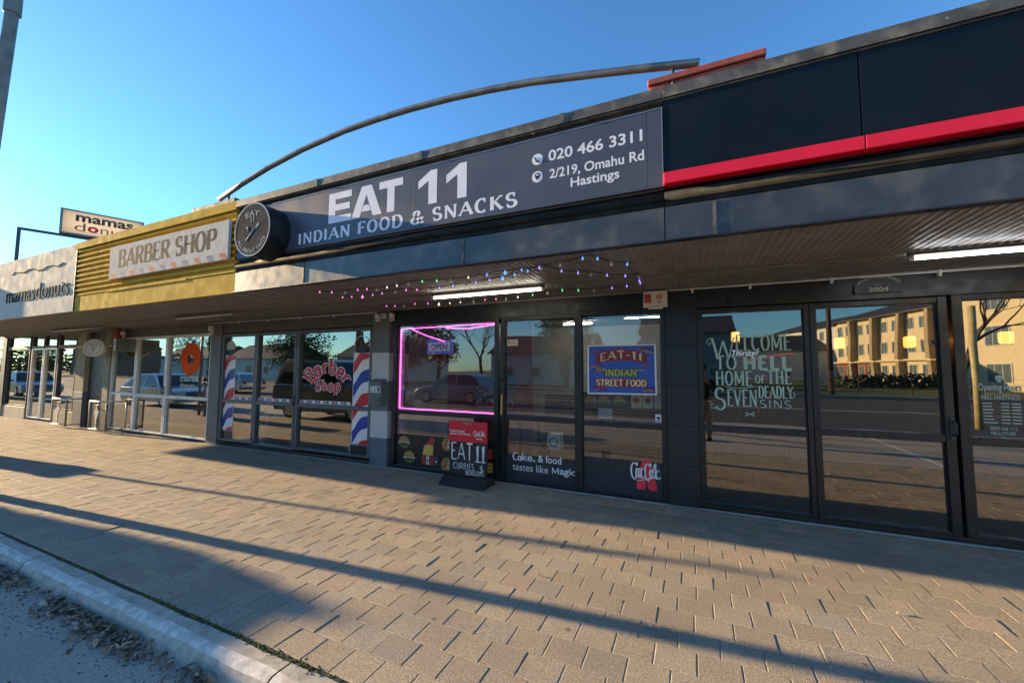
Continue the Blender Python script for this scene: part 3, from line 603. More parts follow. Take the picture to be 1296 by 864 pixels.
n_.links.new(d_.outputs[0], mx_.inputs[1]); n_.links.new(tl.outputs[0], mx_.inputs[2]); n_.links.new(mx_.outputs[0], o_.inputs[0])
for w_ in (-.165, .002): s = MB(); s.add([(*rs(a_, w_), z_) for a_, z_ in ((.05, 5.17), (1.57, 5.17), (1.57, 5.76), (.05, 5.76))], [(0, 1, 2, 3)]); s.build('sign_face', acr, t)
def onface(mb, text, t0, t1, z0, z1, bold):
    k = MB(); itext(k, text, t0, t1, z0, z1, 0, bold)
    mb.add([(*rs(p[0], .01-p[1]), p[2]) for p in k.v], k.f, False)
s = MB(); onface(s, 'mamas', .28, 1.40, 5.50, 5.68, .03); s.build('lettering', M('brown black letters', (.06, .04, .035), .5), t)
s = MB(); onface(s, 'd', .27, .47, 5.25, 5.47, -.004); onface(s, 'nuts', .76, 1.42, 5.25, 5.43, -.004); s.build('lettering', M('thin brown letters', (.22, .12, .08), .5), t)
s = MB(); onface(s, 'o', .51, .72, 5.25, 5.42, .04); s.build('lettering', red, t, 'red letter o')
s = MB(); obox(s, -.70, 1.7, -.12, -.06, 5.06, 5.12); obox(s, -.70, -.64, -.12, -.06, 3.4, 5.06); obox(s, 1.5, 1.56, -.12, -.06, 3.4, 5.06); s.build('frame', darksteel, t)
# arching antenna-like arm beside the post
s = MB(); s.tube([(-15.9, 4.2, 4.15), (-15.5, 4.3, 4.42), (-15.0, 4.4, 4.45), (-14.55, 4.45, 4.32)], .02, 6); s.tube([(-14.9, 4.4, 3.7), (-14.9, 4.4, 4.44)], .018, 6)
s.build('roof_bracket', darksteel, None, 'small curved black bracket on the roof beside the box sign post', 'bracket')

# roof arch pipe and red fire wall heads
s = MB(); pa = [(-9.07, 5.17), (-8.3, 5.37), (-7.53, 5.54), (-6.6, 5.69), (-5.55, 5.79), (-4.8, 5.81), (-4.08, 5.80), (-3.3, 5.76), (-2.64, 5.70), (-2.0, 5.62), (-1.44, 5.52), (-.9, 5.42), (-.43, 5.33), (.14, 5.21)]
t = thing('roof_arch', 'long grey steel pipe arching over the parapet', 'pipe', (-4.4, 5.0, 3.6))
s.tube([(x, 5.0, z) for x, z in pa], .05, 10); s.build('pipe', steel, t)
s = MB()
for x, z in ((-8.75, 5.25), (-.15, 5.27)): s.tube([(x, 5.0, 4.9), (x, 5.0, z)], .02, 6)
s.build('stay', darksteel, t)
for nm, x0, x1, lb in (('fire_wall', -10.0, -8.5, 'dark topped red brick wall head at left end of the arched pipe'), ('fire_wall', -.44, .81, 'red painted iron box on roof under right end of the arched pipe')):
    tt = thing(nm, lb, 'wall head', ((x0+x1)/2, 5.1, 3.9))
    s = MB(); s.bbox(x0+.02, x1-.02, 5.0, 5.5, 3.3, 5.08 if x0 > -5 else 5.0, .01); s.build('wall', brickred, tt)
    s = MB(); s.bbox(x0, x1, 4.97, 5.55, 5.08 if x0 > -5 else 5.0, 5.16 if x0 > -5 else 5.1, .012); s.build('coping', brickred if x0 > -5 else roofdark, tt)

# ================================================================== UNDER THE CANOPY
def strip(x0, x1, y, mt, lb, group=None, z=2.59):
    t = thing('strip_light', lb, 'light', ((x0+x1)/2, y, z-.05), group)
    s = MB(); s.bbox(x0-.04, x1+.04, y-.02, y+.02, z-.03, z, .006); s.build('housing', greybeam, t)
    s = MB(); s.tube([(x0, y, z-.052), (x1, y, z-.052)], .016, 10); s.build('tube', mt, t)
    s = MB(); s.tube([(x0-.03, y, z-.052), (x0, y, z-.052)], .022, 8); s.tube([(x1, y, z-.052), (x1+.03, y, z-.052)], .022, 8); s.build('end_cap', white, t)
strip(-3.10, -1.6, 4.36, tube_on, 'lit warm fluorescent tube under canopy among the coloured bulbs')
strip(1.68, 3.2, 4.36, tube_cold, 'lit cold fluorescent tube under canopy before the pizza shop')
strip(-8.9, -7.3, 4.3, tube_off, 'unlit fluorescent tube under the mustard canopy')
strip(-15.2, -12.8, 4.6, tube_off, 'unlit long fluorescent tube under the donut shop canopy')
# conduit with saddles
s = MB(); s.tube([(-9.5, 5.24, 2.565), (-6, 5.24, 2.562), (-4.9, 5.24, 2.56)], .008, 6)
for x in (-8.6, -7.7, -6.8, -5.9): s.bbox(x-.012, x+.012, 5.225, 5.26, 2.53, 2.575, .004)
s.build('cable', white, None, 'thin white cable clipped along wall head of the barber shop', 'cable')
s = MB(); s.tube([(-.25, 5.24, 2.578), (2, 5.24, 2.575), (6, 5.24, 2.577)], .010, 6)
for x in (.0, .6, 1.35, 2.2, 2.9): s.bbox(x-.012, x+.012, 5.22, 5.26, 2.53, 2.59, .004)
s.build('cable', white, None, 'white conduit with small clips along wall head of the pizza shop', 'cable')
for x, w, lb in ((-4.87, .07, 'left small white sensor box above the pale block pillar'), (-4.74, .085, 'middle wide short white sensor box above the pale block pillar'), (-4.56, .07, 'right small white sensor box above the pale block pillar')):
    t = thing('sensor', lb, 'sensor', (x, 5.22, 2.42)); h = .13 if w < .08 else .075
    s = MB(); s.bbox(x-w/2, x+w/2, 5.20, 5.27, 2.53-h, 2.53, .012); s.build('case', white, t)
    s = MB(); s.bbox(x-w/2+.012, x+w/2-.012, 5.192, 5.2, 2.53-h+.012, 2.53-h+.05, .004); s.build('lens', M('grey lens', (.3, .3, .3), .3), t)
t = thing('sensor', 'small pale alarm box on head of pillar beside the donut shop window', 'sensor', (-9.5, 5.2, 2.36)); s = MB(); s.bbox(-9.58, -9.46, 5.19, 5.27, 2.34, 2.52, .02); s.build('case', white, t)
s = MB(); s.bbox(-9.55, -9.49, 5.182, 5.19, 2.36, 2.40, .003); s.build('lens', greybeam, t)
# notice plate over the takeaway door
t = thing('notice_plate', 'white plate with red square and no smoking mark under canopy', 'sign', (-.42, 5.2, 2.37))
s = MB(); s.bbox(-.56, -.28, 5.19, 5.24, 2.375, 2.575, .006); s.bbox(-.50, -.33, 5.17, 5.2, 2.35, 2.385, .01); s.build('plate', cream, t)
s = MB(); s.bbox(-.545, -.465, 5.186, 5.19, 2.43, 2.54, .003); s.build('pictogram', M('faded red pictogram', (.42, .06, .04), .5), t)
s = MB(); s.ring(-.37, 5.187, 2.5, .026, .036, 24); s.tube([(-.392, 5.187, 2.522), (-.348, 5.187, 2.478)], .004, 4); s.m = 1; s.box(-.39, -.352, 5.1865, 5.1885, 2.494, 2.504); itext(s, 'EXIT', -.395, -.345, 2.43, 2.45, 5.187, .02); s.build('pictogram', [red, black], t)
# bulbs on three drooping strands
def strand(pts, lb, cols):
    t = thing('string_light', lb, 'string light', (pts[0][0], pts[0][1], 2.55), 'coloured string lights under the canopy')
    w = MB(); path = []
    for (a, b) in zip(pts[:-1], pts[1:]):
        for k in range(6):
            f = k/6; path.append((a[0]+(b[0]-a[0])*f, a[1]+(b[1]-a[1])*f, 2.594-.022*math.sin(math.pi*f)))
    path.append((*pts[-1], 2.594)); w.tube(path, .0045, 5); w.build('wire', black, t)
    d = 0; last = Vector(path[0]); nx = .12; i = 0
    for p in path[1:]:
        p = Vector(p); seg = (p-last).length
        while d+seg >= nx:
            q = last+(p-last)*((nx-d)/seg); big = i % 3 == 2
            b = MB(); r = .017 if big else .009; b.sphere(q-Vector((0, 0, .03 if big else .02)), r, 8); b.tube([q, q-Vector((0, 0, .016))], .007, 6)
            b.build('bulb', bulbs[5] if (big and random.random() < .75) else bulbs[cols[int(len(cols)*max(0, min(.999, (q.x+4.5)/4.1)))]], t); nx += random.uniform(.15, .23); i += 1
        d += seg; last = p
strand([(-4.42, 3.57), (-3.73, 3.70), (-2.85, 3.61), (-1.74, 3.59), (-.79, 3.39), (-.5, 3.8)], 'front strand of coloured bulbs nearest the canopy edge', [3, 3, 4, 2, 4, 1, 0, 1])
strand([(-4.46, 4.0), (-3.29, 3.93), (-2.35, 3.92), (-1.29, 3.55), (-.92, 3.98), (-.5, 4.25), (-.53, 4.67)], 'middle strand of bulbs zigzagging beside the lit tube', [3, 3, 3, 0, 0, 1, 0, 0])
strand([(-4.41, 4.79), (-3.72, 4.83), (-2.71, 4.94), (-1.5, 4.71), (-.61, 4.75)], 'rear strand of coloured bulbs nearest the shop wall', [3, 3, 4, 3, 4, 2, 2, 0])
# oval hanging sign and fire bell by the donut shop
t = thing('hanging_sign', 'oval white mamas donuts sign on a horizontal bracket bar', 'sign', (-13.8, 4.9, 1.88))
s = MB(); n = 36; s.add([(-13.78+.56*math.cos(2*math.pi*k/n), y, 2.10+.22*math.sin(2*math.pi*k/n)) for y in (4.88, 4.94) for k in range(n)], [tuple(range(n)), tuple(reversed(range(n, 2*n)))]+[(k, n+k, n+(k+1) % n, (k+1) % n) for k in range(n)], False); s.build('board', cream, t)
s = MB(); s.ring(-13.78, 4.877, 2.10, .40, .43, 36, .39); s.disc(-13.75, 4.876, 2.07, .075, .055); itext(s, 'mamas', -14.0, -13.55, 2.16, 2.20, 4.876, .015); s.build('lettering', M('red brown emblem', (.35, .10, .06), .5), t)
s = MB(); s.disc(-13.75, 4.874, 2.07, .03, .022); s.build('emblem_hole', cream, t)
s = MB(); s.tube([(-15.3, 4.92, 2.14), (-13.1, 4.92, 2.14)], .02, 8); s.tube([(-13.1, 4.92, 2.14), (-12.75, 4.92, 2.16)], .02, 8); s.bbox(-12.80, -12.72, 4.9, 5.3, 2.0, 2.32, .01); s.build('bracket', steel, t)
t = thing('alarm_bell', 'red alarm box beside white fitting above the oval sign', 'alarm', (-13.4, 5.2, 2.35)); s = MB(); s.bbox(-13.62, -13.3, 5.15, 5.3, 2.36, 2.60, .03); s.build('case', M('dull red case', (.26, .03, .02), .6), t); s = MB(); s.sphere((-13.15, 5.2, 2.48), .065, 10); s.tube([(-13.15, 5.2, 2.62), (-13.12, 5.2, 2.36)], .025, 6); s.build('fitting', white, t)

# ================================================================== ON THE GLASS
YG = 5.336
def barber_pole(x0, x1, base_lb):
    t = thing('barber_pole_decal', base_lb, 'window decal', ((x0+x1)/2, YG, .12)); w = x1-x0; cx = (x0+x1)/2
    s = MB(); s.box(x0-.01, x1+.01, YG-.001, YG+.002, .30, 1.885); s.bbox(x0-.05, x1+.04, YG-.001, YG+.002, .12, .31, .0005); s.build('backing', whitevinyl, t)
    s = MB(); y = YG-.002; k = 0; z = -.05; col = 0
    while z < 2.1:
        def clip(zl, zr):   # parallelogram stripe rising to the right
            pts = []
            N = 10
            lo = [(x0+w*i/N, max(.31, min(1.875, zl+.30*(i/N)+.04*math.sin(math.pi*2*(i/N-.25))))) for i in range(N+1)]; hi = [(p[0], max(.31, min(1.875, zl+zr+.30*(i/N)+.04*math.sin(math.pi*2*(i/N-.25))))) for i, p in enumerate(lo)]
            for i in range(N):
                if hi[i][1]-lo[i][1] > .002 or hi[i+1][1]-lo[i+1][1] > .002: s.poly([lo[i], lo[i+1], hi[i+1], hi[i]], y)
        s.m = col % 2; clip(z, .21); z += .40; col += 1
    s.build('stripes', [redsign, bluevinyl], t)
    s = MB(); s.box(x0-.035, x1+.025, YG-.004, YG-.001, .13, .295); s.build('foot', black, t)
    s = MB(); s.disc(cx-.01, YG-.001, 2.03, .185*w/.40, .155, 32); s.build('globe', M('pale globe decal', (.50, .52, .46), .5), t) if x0 < -8 else None
    if x0 > -8:
        s = MB(); s.ring(cx-.01, YG-.002, 2.03, .165, .178, 32, .87); s.build('globe_rim', whitevinyl, t)
    if True:
        s = MB(); n = 16; s.add([(cx-.01+.165*math.cos(math.pi+math.pi*k/n), YG-.002, 2.0+.125*math.sin(math.pi+math.pi*k/n)) for k in range(n+1)], [tuple(range(n+1))], False); s.build('globe_shade', slate, t)  # shading of the globe painted as a dark lower half
barber_pole(-9.16, -8.80, 'tall barber pole decal on left pane of the barber window, pale globe')
barber_pole(-5.47, -5.10, 'tall barber pole decal on right pane beside the block pillar, dark globe')
t = thing('window_lettering', 'red and white arched Barber Shop lettering on the glass', 'window decal', (-6.1, YG, 1.2))
def barch(u, v):
    a = R(150-120*u); r = .42+.30*v*(1); return (-6.10+(r+.02)*1.03*math.cos(a), 1.13+(r)*.92*math.sin(a)+(0))
s = MB(); stext(s, 'Barber', 0, 1.15, 0, .30, YG, .29, .23, .2, .05, warp=barch, st=.15); stext(s, 'Shop', -6.42, -5.77, 1.20, 1.41, YG, .30, .24, .19, .04, st=.15); s.build('outline', whitevinyl, t)
s = MB(); stext(s, 'Barber', 0, 1.15, 0, .30, YG-.002, .20, .13, .14, .05, warp=barch, st=.08); stext(s, 'Shop', -6.42, -5.77, 1.20, 1.41, YG-.002, .21, .13, .13, .04, st=.08); s.build('lettering', redsign, t)
s = MB()
for a, b in ((-8.75, -8.15), (-8.02, -6.96), (-6.82, -5.5)):
    x = a
    while x < b: s.m = int(round((x+9)/.072)) % 3; s.poly([(x, .965), (x+.05, .965), (x+.03, 1.015), (x-.02, 1.015)], YG); x += .072
s.build('stripe_tape', [redsign, bluevinyl, whitevinyl], None, 'narrow red white and blue striped tape across the barber windows', 'window decal')
s = MB()
for a, b in ((-8.79, -8.15), (-8.02, -6.96), (-6.82, -5.5)): s.box(a, b, YG+.0005, YG+.002, .96, 1.02)
s.build('tape_backing', whitevinyl, None, 'white backing strip behind striped tape on barber windows', 'window decal')
# open boards inside
t = thing('open_board', 'white folding OPEN board with red stripes standing inside the barber window', 'sign', (-8.58, 5.7, .03))
s = MB(); s.add([(-8.95, 5.6, .05), (-8.2, 5.6, .05), (-8.2, 5.72, .8), (-8.95, 5.72, .8), (-8.95, 5.64, .05), (-8.2, 5.64, .05), (-8.2, 5.76, .8), (-8.95, 5.76, .8)], [(0, 1, 2, 3), (7, 6, 5, 4), (0, 4, 5, 1), (3, 2, 6, 7), (1, 5, 6, 2), (0, 3, 7, 4)]); s.build('board', white, t)
s = MB(); k = MB(); itext(k, 'OPEN', -8.88, -8.27, .40, .60, 0, .03); s.add([(p[0], 5.595+(p[2]-.05)*.16, p[2]) for p in k.v], k.f); s.build('lettering', black, t)
s = MB()
for z in (.68, .18):
    for i in range(3):
        x = -8.9+.24*i; s.add([(a, 5.594+(b-.05)*.16, b) for a, b in ((x, z), (x+.1, z), (x+.2, z+.09), (x+.1, z+.09))], [(0, 1, 2, 3)])
s.build('stripes', redsign, t)
t = thing('open_sign', 'small OPEN sign hanging inside barber shop door', 'sign', (-7.5, 5.5, .62))
s = MB(); s.bbox(-7.72, -7.36, 5.48, 5.5, .62, .84, .01); s.build('board', M('aged white card', (.5, .5, .48), .5), t); s = MB(); itext(s, 'OPEN', -7.66, -7.42, .70, .77, 5.478, .03); s.build('lettering', black, t)
s = MB(); s.tube([(-7.6, 5.49, .84), (-7.54, 5.49, 1.0), (-7.48, 5.49, .84)], .004, 4); s.build('cord', black, t)

# letterbox with 221
t = thing('letterbox', 'dark grey letterbox numbered 221 on the block pillar', 'letterbox', (-4.8, 5.2, 1.0))
s = MB(); s.prism([(5.27, 1.02), (5.15, 1.02), (5.15, 1.38), (5.17, 1.41), (5.27, 1.44)], -4.93, -4.67); s.build('case', blockgrey, t)
s = MB(); s.box(-4.90, -4.70, 5.143, 5.15, 1.385, 1.40); s.bbox(-4.91, -4.69, 5.135, 5.152, 1.06, 1.17, .008); s.build('flap', greyframe, t)
s = MB()
for i, ch in enumerate('221'): s.m = 0; s.box(-4.905+.073*i, -4.84+.073*i, 5.146, 5.15, 1.22, 1.32)
for i, ch in enumerate('221'): s.m = 1; itext(s, ch, -4.892+.073*i, -4.853+.073*i, 1.235, 1.305, 5.144, .02)
s.build('number_plate', [whitevinyl, black], t)

# donut window decals
t = thing('window_decal', 'orange donut with white mamas donuts lettering on the white framed window', 'window decal', (-10.4, YG, 1.15))
s = MB(); s.ring(-10.43, YG, 1.81, .12, .385, 40, .95); s.build('donut', M('orange vinyl', (.80, .10, .015), .8, spec=.1), t)
s = MB(); itext(s, 'mamas', -10.79, -10.08, 1.30, 1.42, YG, .012); itext(s, 'donuts', -10.79, -10.2, 1.13, 1.28, YG, .004); s.build('lettering', M('mint vinyl', (.55, .68, .62), .5), t)
s = MB(); s.box(-9.78, -9.66, YG-.002, YG, .96, 1.2); s.build('paper_notice', M('pinkish paper', (.55, .42, .42), .7), None, 'small pinkish notice in corner of the donut window', 'notice')

# takeaway: neon strip, decals, poster
t = thing('neon_strip', 'glowing pink light strip outlining the takeaway window', 'light strip', (-3.6, 5.37, .95))
s = MB(); a = random.Random(3)
def wob(p, q, n, w): return [(p[0]+(q[0]-p[0])*i/n, 5.375, p[1]+(q[1]-p[1])*i/n+a.uniform(-w, w)) for i in range(n+1)]
s.tube(wob((-4.475, .96), (-4.47, 2.27), 8, 0), .012, 8); s.tube(wob((-4.47, 2.27), (-2.70, 2.295), 12, .006), .007, 8); s.tube(wob((-4.475, .96), (-2.72, .955), 12, .003), .008, 8)
s.tube([(-2.70, 5.375, 2.12), (-2.712, 5.375, 2.0), (-2.70, 5.375, 1.88)], .010, 8); s.tube([(-4.25, 5.38, 2.26), (-4.05, 5.5, 2.16), (-3.75, 5.6, 2.06)], .008, 6); s.tube([(-3.6, 5.39, 2.26), (-3.2, 5.40, 2.235), (-2.72, 5.39, 2.28)], .008, 6)
s.build('tube', pink, t)
s = MB(); s.box(-4.455, -4.40, 5.38, 5.385, .96, 2.24); s.box(-4.455, -4.39, 5.38, 5.385, .55, .86); s.build('backing', pinkpale, t)
t = thing('open_sign', 'small lit blue and white OPEN panel hanging in the pink outlined window', 'sign', (-3.9, 5.7, 1.85))
s = MB(); s.bbox(-4.16, -3.64, 5.66, 5.69, 1.86, 2.10, .01); s.build('panel', EM('lit blue border', (.10, .14, .6), .10), t); s = MB(); s.bbox(-4.11, -3.69, 5.652, 5.66, 1.91, 2.05, .003); s.build('face', EM('lit white face', (.45, .55, .65), .08), t); s = MB(); itext(s, 'OPEN', -4.06, -3.74, 1.93, 2.03, 5.65, .02); s.build('lettering', bluevinyl, t)
# food panel
bun = M('bun', (.42, .24, .08), .5); lett = M('lettuce', (.10, .15, .04), .6); pat = M('patty', (.08, .04, .02), .6); curry = M('curry', (.55, .22, .03), .5); fry = M('fries', (.62, .42, .08), .5); pale = M('pale food', (.62, .58, .46), .5); redf = M('red box', (.5, .04, .03), .5); platem = M('dark plate', (.06, .07, .09), .3)
t = thing('food_panel', 'black panel of burger, fries and curry pictures along foot of the pink lit window', 'window decal', (-3.6, YG, .05))
s = MB(); s.box(-4.495, -2.69, YG, YG+.003, .065, .555); s.build('backing', M('black print', (.012, .012, .013), .4), t)
s = MB(); yy = YG-.0012
def burger(cx, cz, w):
    h = w*.9
    s.m = 1; s.disc(cx, yy, cz-.02*w, .50*w, .42*w, 20); s.m = 2; s.disc(cx, yy-.0004, cz-.10*w, .52*w, .12*w, 18); s.m = 3; s.disc(cx+.02*w, yy-.0008, cz-.16*w, .5*w, .09*w, 18); s.m = 0
    n = 14; s.add([(cx+.47*w*math.cos(math.pi*k/n), yy-.0012, cz-.02*w+.42*w*math.sin(math.pi*k/n)) for k in range(n+1)], [tuple(range(n+1))], False)
FM = [bun, lett, pale, pat, curry, fry, redf, platem, pale]
def flush(nm):
    global s
    s.build(nm, FM, t); s = MB()
burger(-4.33, .43, .23); flush('burger_picture'); burger(-4.22, .20, .23); flush('burger_picture')
s.m = 6; s.poly([(-3.9, .41), (-3.80, .36), (-3.72, .49), (-3.80, .54)], yy)
s.m = 5
for i in range(9): x = -3.96+.022*i; s.poly([(x, .25+.01*(i % 3)), (x+.02, .25), (x+.06+random.uniform(-.03, .03), .40+.012*(i % 4)), (x+.03, .41)], yy-.0003-.0001*i)
flush('fries_picture')
for i in range(4): s.m = (6, 2, 6, 7)[i]; s.box(-3.97+.08*i, -3.91+.08*i, yy-.001, yy, .11, .23+.015*(i % 2)); s.m = 7 if i < 3 else 2; s.disc(-3.94+.08*i, yy-.0014, .17, .018); flush('drink_picture')
for cx, cz, r, cm in ((-3.5, .45, .11, 4), (-3.5, .14, .12, 4), (-3.22, .31, .17, 7), (-2.97, .46, .12, 7), (-2.97, .12, .13, 7)):
    s.m = 7; s.disc(cx, yy, cz, r); s.m = cm if cm == 4 else 8; s.disc(cx, yy-.0005, cz, r*.82)
    for k in range(7): a_ = k*.9; s.m = (4, 8, 1, 0, 6)[k % 5]; s.disc(cx+r*.4*math.cos(a_), yy-.001-.0002*k, cz+r*.4*math.sin(a_), r*.25, r*.2, 10)
    flush('dish_picture')
s.m = 6; s.box(-2.83, -2.72, yy-.001, yy, .30, .44); flush('snack_picture'); s.m = 5; s.box(-2.83, -2.71, yy-.001, yy, .10, .24)
for k in range(6): s.m = 3; s.disc(-2.80+.03*(k % 3), yy-.0015, .14+.06*(k//3), .012)
flush('nugget_picture')
# charcoal bands at the foot of door and right window
t = thing('window_decal', 'charcoal band reading Coke & food tastes like Magic on takeaway door', 'window decal', (-2, YG, .07))
s = MB(); s.box(-2.505, -1.475, YG, YG+.003, .065, .405); s.build('backing', slate, t)
s = MB(); stext(s, 'Co', -2.395, -2.25, .325, .425, YG-.001, .24, .1, .0, -.02); itext(s, 'ke', -2.25, -2.09, .325, .43, YG-.001, .014); s.disc(-2.065, YG-.001, .337, .014); itext(s, '& food', -2.01, -1.67, .325, .425, YG-.001, .016); itext(s, 'tastes like', -2.395, -1.86, .185, .285, YG-.001, 0); stext(s, 'M', -1.815, -1.70, .195, .275, YG-.001, .2, .2, 0); itext(s, 'agic', -1.695, -1.475, .165, .28, YG-.001, .016); s.build('lettering', whitevinyl, t)
t = thing('window_decal', 'charcoal band with two red bottles and white Coca-Cola script on takeaway window', 'window decal', (-.87, YG, .07))
s = MB(); s.box(-1.365, -.375, YG, YG+.003, .065, .47); s.build('backing', slate, t)
def bottle(mb, cx, z0, h, lean):
    pr = [(0, .030), (.04, .052), (.2, .056), (.36, .044), (.5, .050), (.62, .046), (.78, .026), (.92, .022), (.93, .028), (1, .028)]
    L1 = [(cx-w+lean*v*h, z0+v*h) for v, w in pr]; R1 = [(cx+w+lean*v*h, z0+v*h) for v, w in pr]
    for i in range(len(pr)-1): mb.poly([L1[i], R1[i], R1[i+1], L1[i+1]], YG-.001)
s = MB(); bottle(s, -.645, .125, .37, .13); bottle(s, -.50, .125, .37, -.13); s.build('bottles', M('coral red print', (.85, .05, .07), .45), t)
def cocacola(mb, x0, x1, z0, z1, y, th=.07):
    w = x1-x0; h = z1-z0
    def P(pts, k=1):
        q = [(p[0]*w/h, p[1]) for p in pts]; Lq, Rq = ribbon(q, lambda dx, dy: (th*.45+(th*.9)*abs(dy))*k, False)
        vs = [(x0+p[0]*h, yy2, z0+p[1]*h) for p in Rq]+[(x0+p[0]*h, yy2, z0+p[1]*h) for p in Lq]; n = len(q); mb.add(vs, [(i, i+1, i+1+n, i+n) for i in range(n-1)], False)
    yy2 = y
    for ox in (0, .44):
        yy2 -= .0003; P([(p[0]+ox, p[1]) for p in arc(.15, .52, .10, .44, 60, 320, 16)]); yy2 -= .0003; P([(ox+.20, .9), (ox+.23, .98), (ox+.24, .8)])
    yy2 -= .0003; P(arc(.25, .42, .04, .24, 0, 360, 14)); yy2 -= .0003; P(arc(.33, .42, .04, .24, 55, 310, 12)); yy2 -= .0003; P(arc(.41, .42, .04, .24, 0, 360, 14)); P([(.455, .68), (.45, .3), (.475, .18), (.5, .25)])
    yy2 -= .0003; P([(.495, .5), (.53, .56)], 1.2); yy2 -= .0003; P(arc(.70, .42, .045, .24, 0, 360, 14)); yy2 -= .0003; P([(.76, .25), (.80, .9), (.83, 1.0), (.84, .86), (.79, .4), (.80, .2), (.83, .22)])
    yy2 -= .0003; P(arc(.885, .42, .04, .24, 0, 360, 14)); P([(.93, .68), (.925, .3), (.95, .16), (.99, .3)])
    yy2 -= .0003; P([(.12, .06), (.3, -.02), (.5, .10), (.62, .02)], .8)
s = MB(); cocacola(s, -.775, -.405, .235, .455, YG-.002); s.build('lettering', whitevinyl, t)
# poster
t = thing('poster', 'bright blue EAT-11 INDIAN STREET FOOD poster with white border', 'poster', (-.87, YG, 1.28))
s = MB(); s.add([(-1.305, YG, 1.285), (-.43, YG, 1.295), (-.435, YG, 1.93), (-1.30, YG, 1.935), (-1.305, YG+.003, 1.285), (-.43, YG+.003, 1.295), (-.435, YG+.003, 1.93), (-1.30, YG+.003, 1.935)], [(0, 1, 2, 3), (7, 6, 5, 4), (0, 4, 5, 1), (2, 6, 7, 3), (1, 5, 6, 2), (3, 7, 4, 0)]); s.build('sheet', whitevinyl, t)
s = MB(); y = YG-.001; s.poly([(-1.285, 1.305), (-.45, 1.313), (-.455, 1.915), (-1.28, 1.918)], y)
s.m = 1
def band(u, v): return (-1.19+u*.65, 1.68+v*.145+.05*math.sin(math.pi*u))
N = 16
for i in range(N): s.add([(band(i/N, 0)[0], y-.0008, band(i/N, 0)[1]), (band((i+1)/N, 0)[0], y-.0008, band((i+1)/N, 0)[1]), (band((i+1)/N, 1)[0], y-.0008, band((i+1)/N, 1)[1]), (band(i/N, 1)[0], y-.0008, band(i/N, 1)[1])], [(0, 1, 2, 3)])
s.box(-1.20, -.54, y-.0012, y-.0006, 1.385, 1.495)
s.m = 2; s.box(-1.09, -.65, y-.001, y-.0005, 1.52, 1.62)
rr = random.Random(8)
for i in range(26):
    s.m = rr.choice((1, 3, 4, 5)); side = rr.choice((-1, 1)); cx = -.868+side*rr.uniform(.2, .36); cz = rr.choice((rr.uniform(1.80, 1.87), rr.uniform(1.55, 1.66), rr.uniform(1.33, 1.37)))
    s.tube([(cx+.05*math.cos(q), y-.001-.0002*i, cz+.022*math.sin(q)) for q in (0, .6, 1.2, 1.8, 2.4, 3.0, 3.6)], .009, 4)
for k in range(5): s.m = (1, 4)[k % 2]; s.disc(-.868+.022*math.cos(k*1.257), y-.003-.0001*k, 1.865+.022*math.sin(k*1.257), .016, n=10)
s.build('artwork', [M('poster blue', (.035, .10, .45), .35, var=.12, vs=5), M('poster maroon', (.22, .02, .03), .4), M('poster green', (.04, .12, .06), .4), M('poster gold', (.5, .36, .12), .4), M('poster pink', (.4, .12, .2), .4), M('poster violet', (.18, .10, .42), .4)], t)
s = MB(); stext(s, 'EAT-11', 0, .546, 0, .0986, y-.005, .20, .12, .12, .06, warp=lambda u, v: band(.08+u*.84, .16+v*.68), st=.1); stext(s, 'STREET FOOD', -1.185, -.555, 1.40, 1.48, y-.005, .24, .12, .12, .05, st=.1); s.build('lettering', M('poster cream', (.72, .62, .40), .4), t)
s = MB(); stext(s, 'INDIAN', -1.07, -.67, 1.53, 1.61, y-.005, .24, .12, .14, .05, st=.1); s.build('lettering', M('poster lime gold', (.5, .5, .12), .4), t)
s = MB(); s.bbox(-1.165, -.985, 5.346, 5.349, .97, 1.10, .0008); s.m = 1
for i in range(6): s.box(-1.15, -1.0-.02*(i % 2), 5.3450, 5.3458, 1.075-.017*i, 1.079-.017*i)
s.build('paper_notice', [M('lilac paper', (.55, .53, .60), .6), greyframe], None, 'small printed pale notice below the blue poster', 'notice')
s = MB(); s.bbox(-.455, -.385, YG-.003, YG, .96, 1.06, .001); s.m = 1; s.box(-.44, -.40, YG-.004, YG-.003, 1.0, 1.03); s.box(-.445, -.395, YG-.004, YG-.003, .972, .984); s.build('sticker', [whitevinyl, black], None, 'small white sticker at lower right corner of poster window', 'sticker')
s = MB(); s.bbox(-2.49, -2.32, YG-.003, YG, 1.95, 2.04, .001); s.m = 1; itext(s, 'PULL', -2.475, -2.335, 1.97, 2.02, YG-.0036, 0); s.build('sticker', [M('cream sticker', (.6, .52, .42), .5), M('brown ink', (.25, .1, .08), .5)], None, 'small cream sticker near top of the takeaway door', 'sticker')
t = thing('menu_strip', 'row of burger photographs under the blue poster', 'menu', (-.9, 5.5, 1.1))
s = MB(); s.bbox(-1.40, -.35, 5.50, 5.52, 1.10, 1.30, .003); s.build('board', black, t)
s = MB(); yy = 5.497
for i, cx in enumerate((-1.30, -1.12, -.92)): s.m = 7; s.box(cx-.085, cx+.085, yy+.0005, yy+.002, 1.12, 1.28); burger(cx, 1.20, .15); flush('burger_picture')
for cx in (-.70, -.56): s.m = 2; s.box(cx-.065, cx+.065, yy+.0005, yy+.002, 1.11, 1.29); s.m = 4; s.disc(cx, yy-.001, 1.21, .05); s.m = 3; s.disc(cx, yy-.0015, 1.21, .03); flush('dish_picture')
s.m = 8; s.box(-.48, -.38, yy+.0005, yy+.002, 1.11, 1.29); flush('pale_picture')

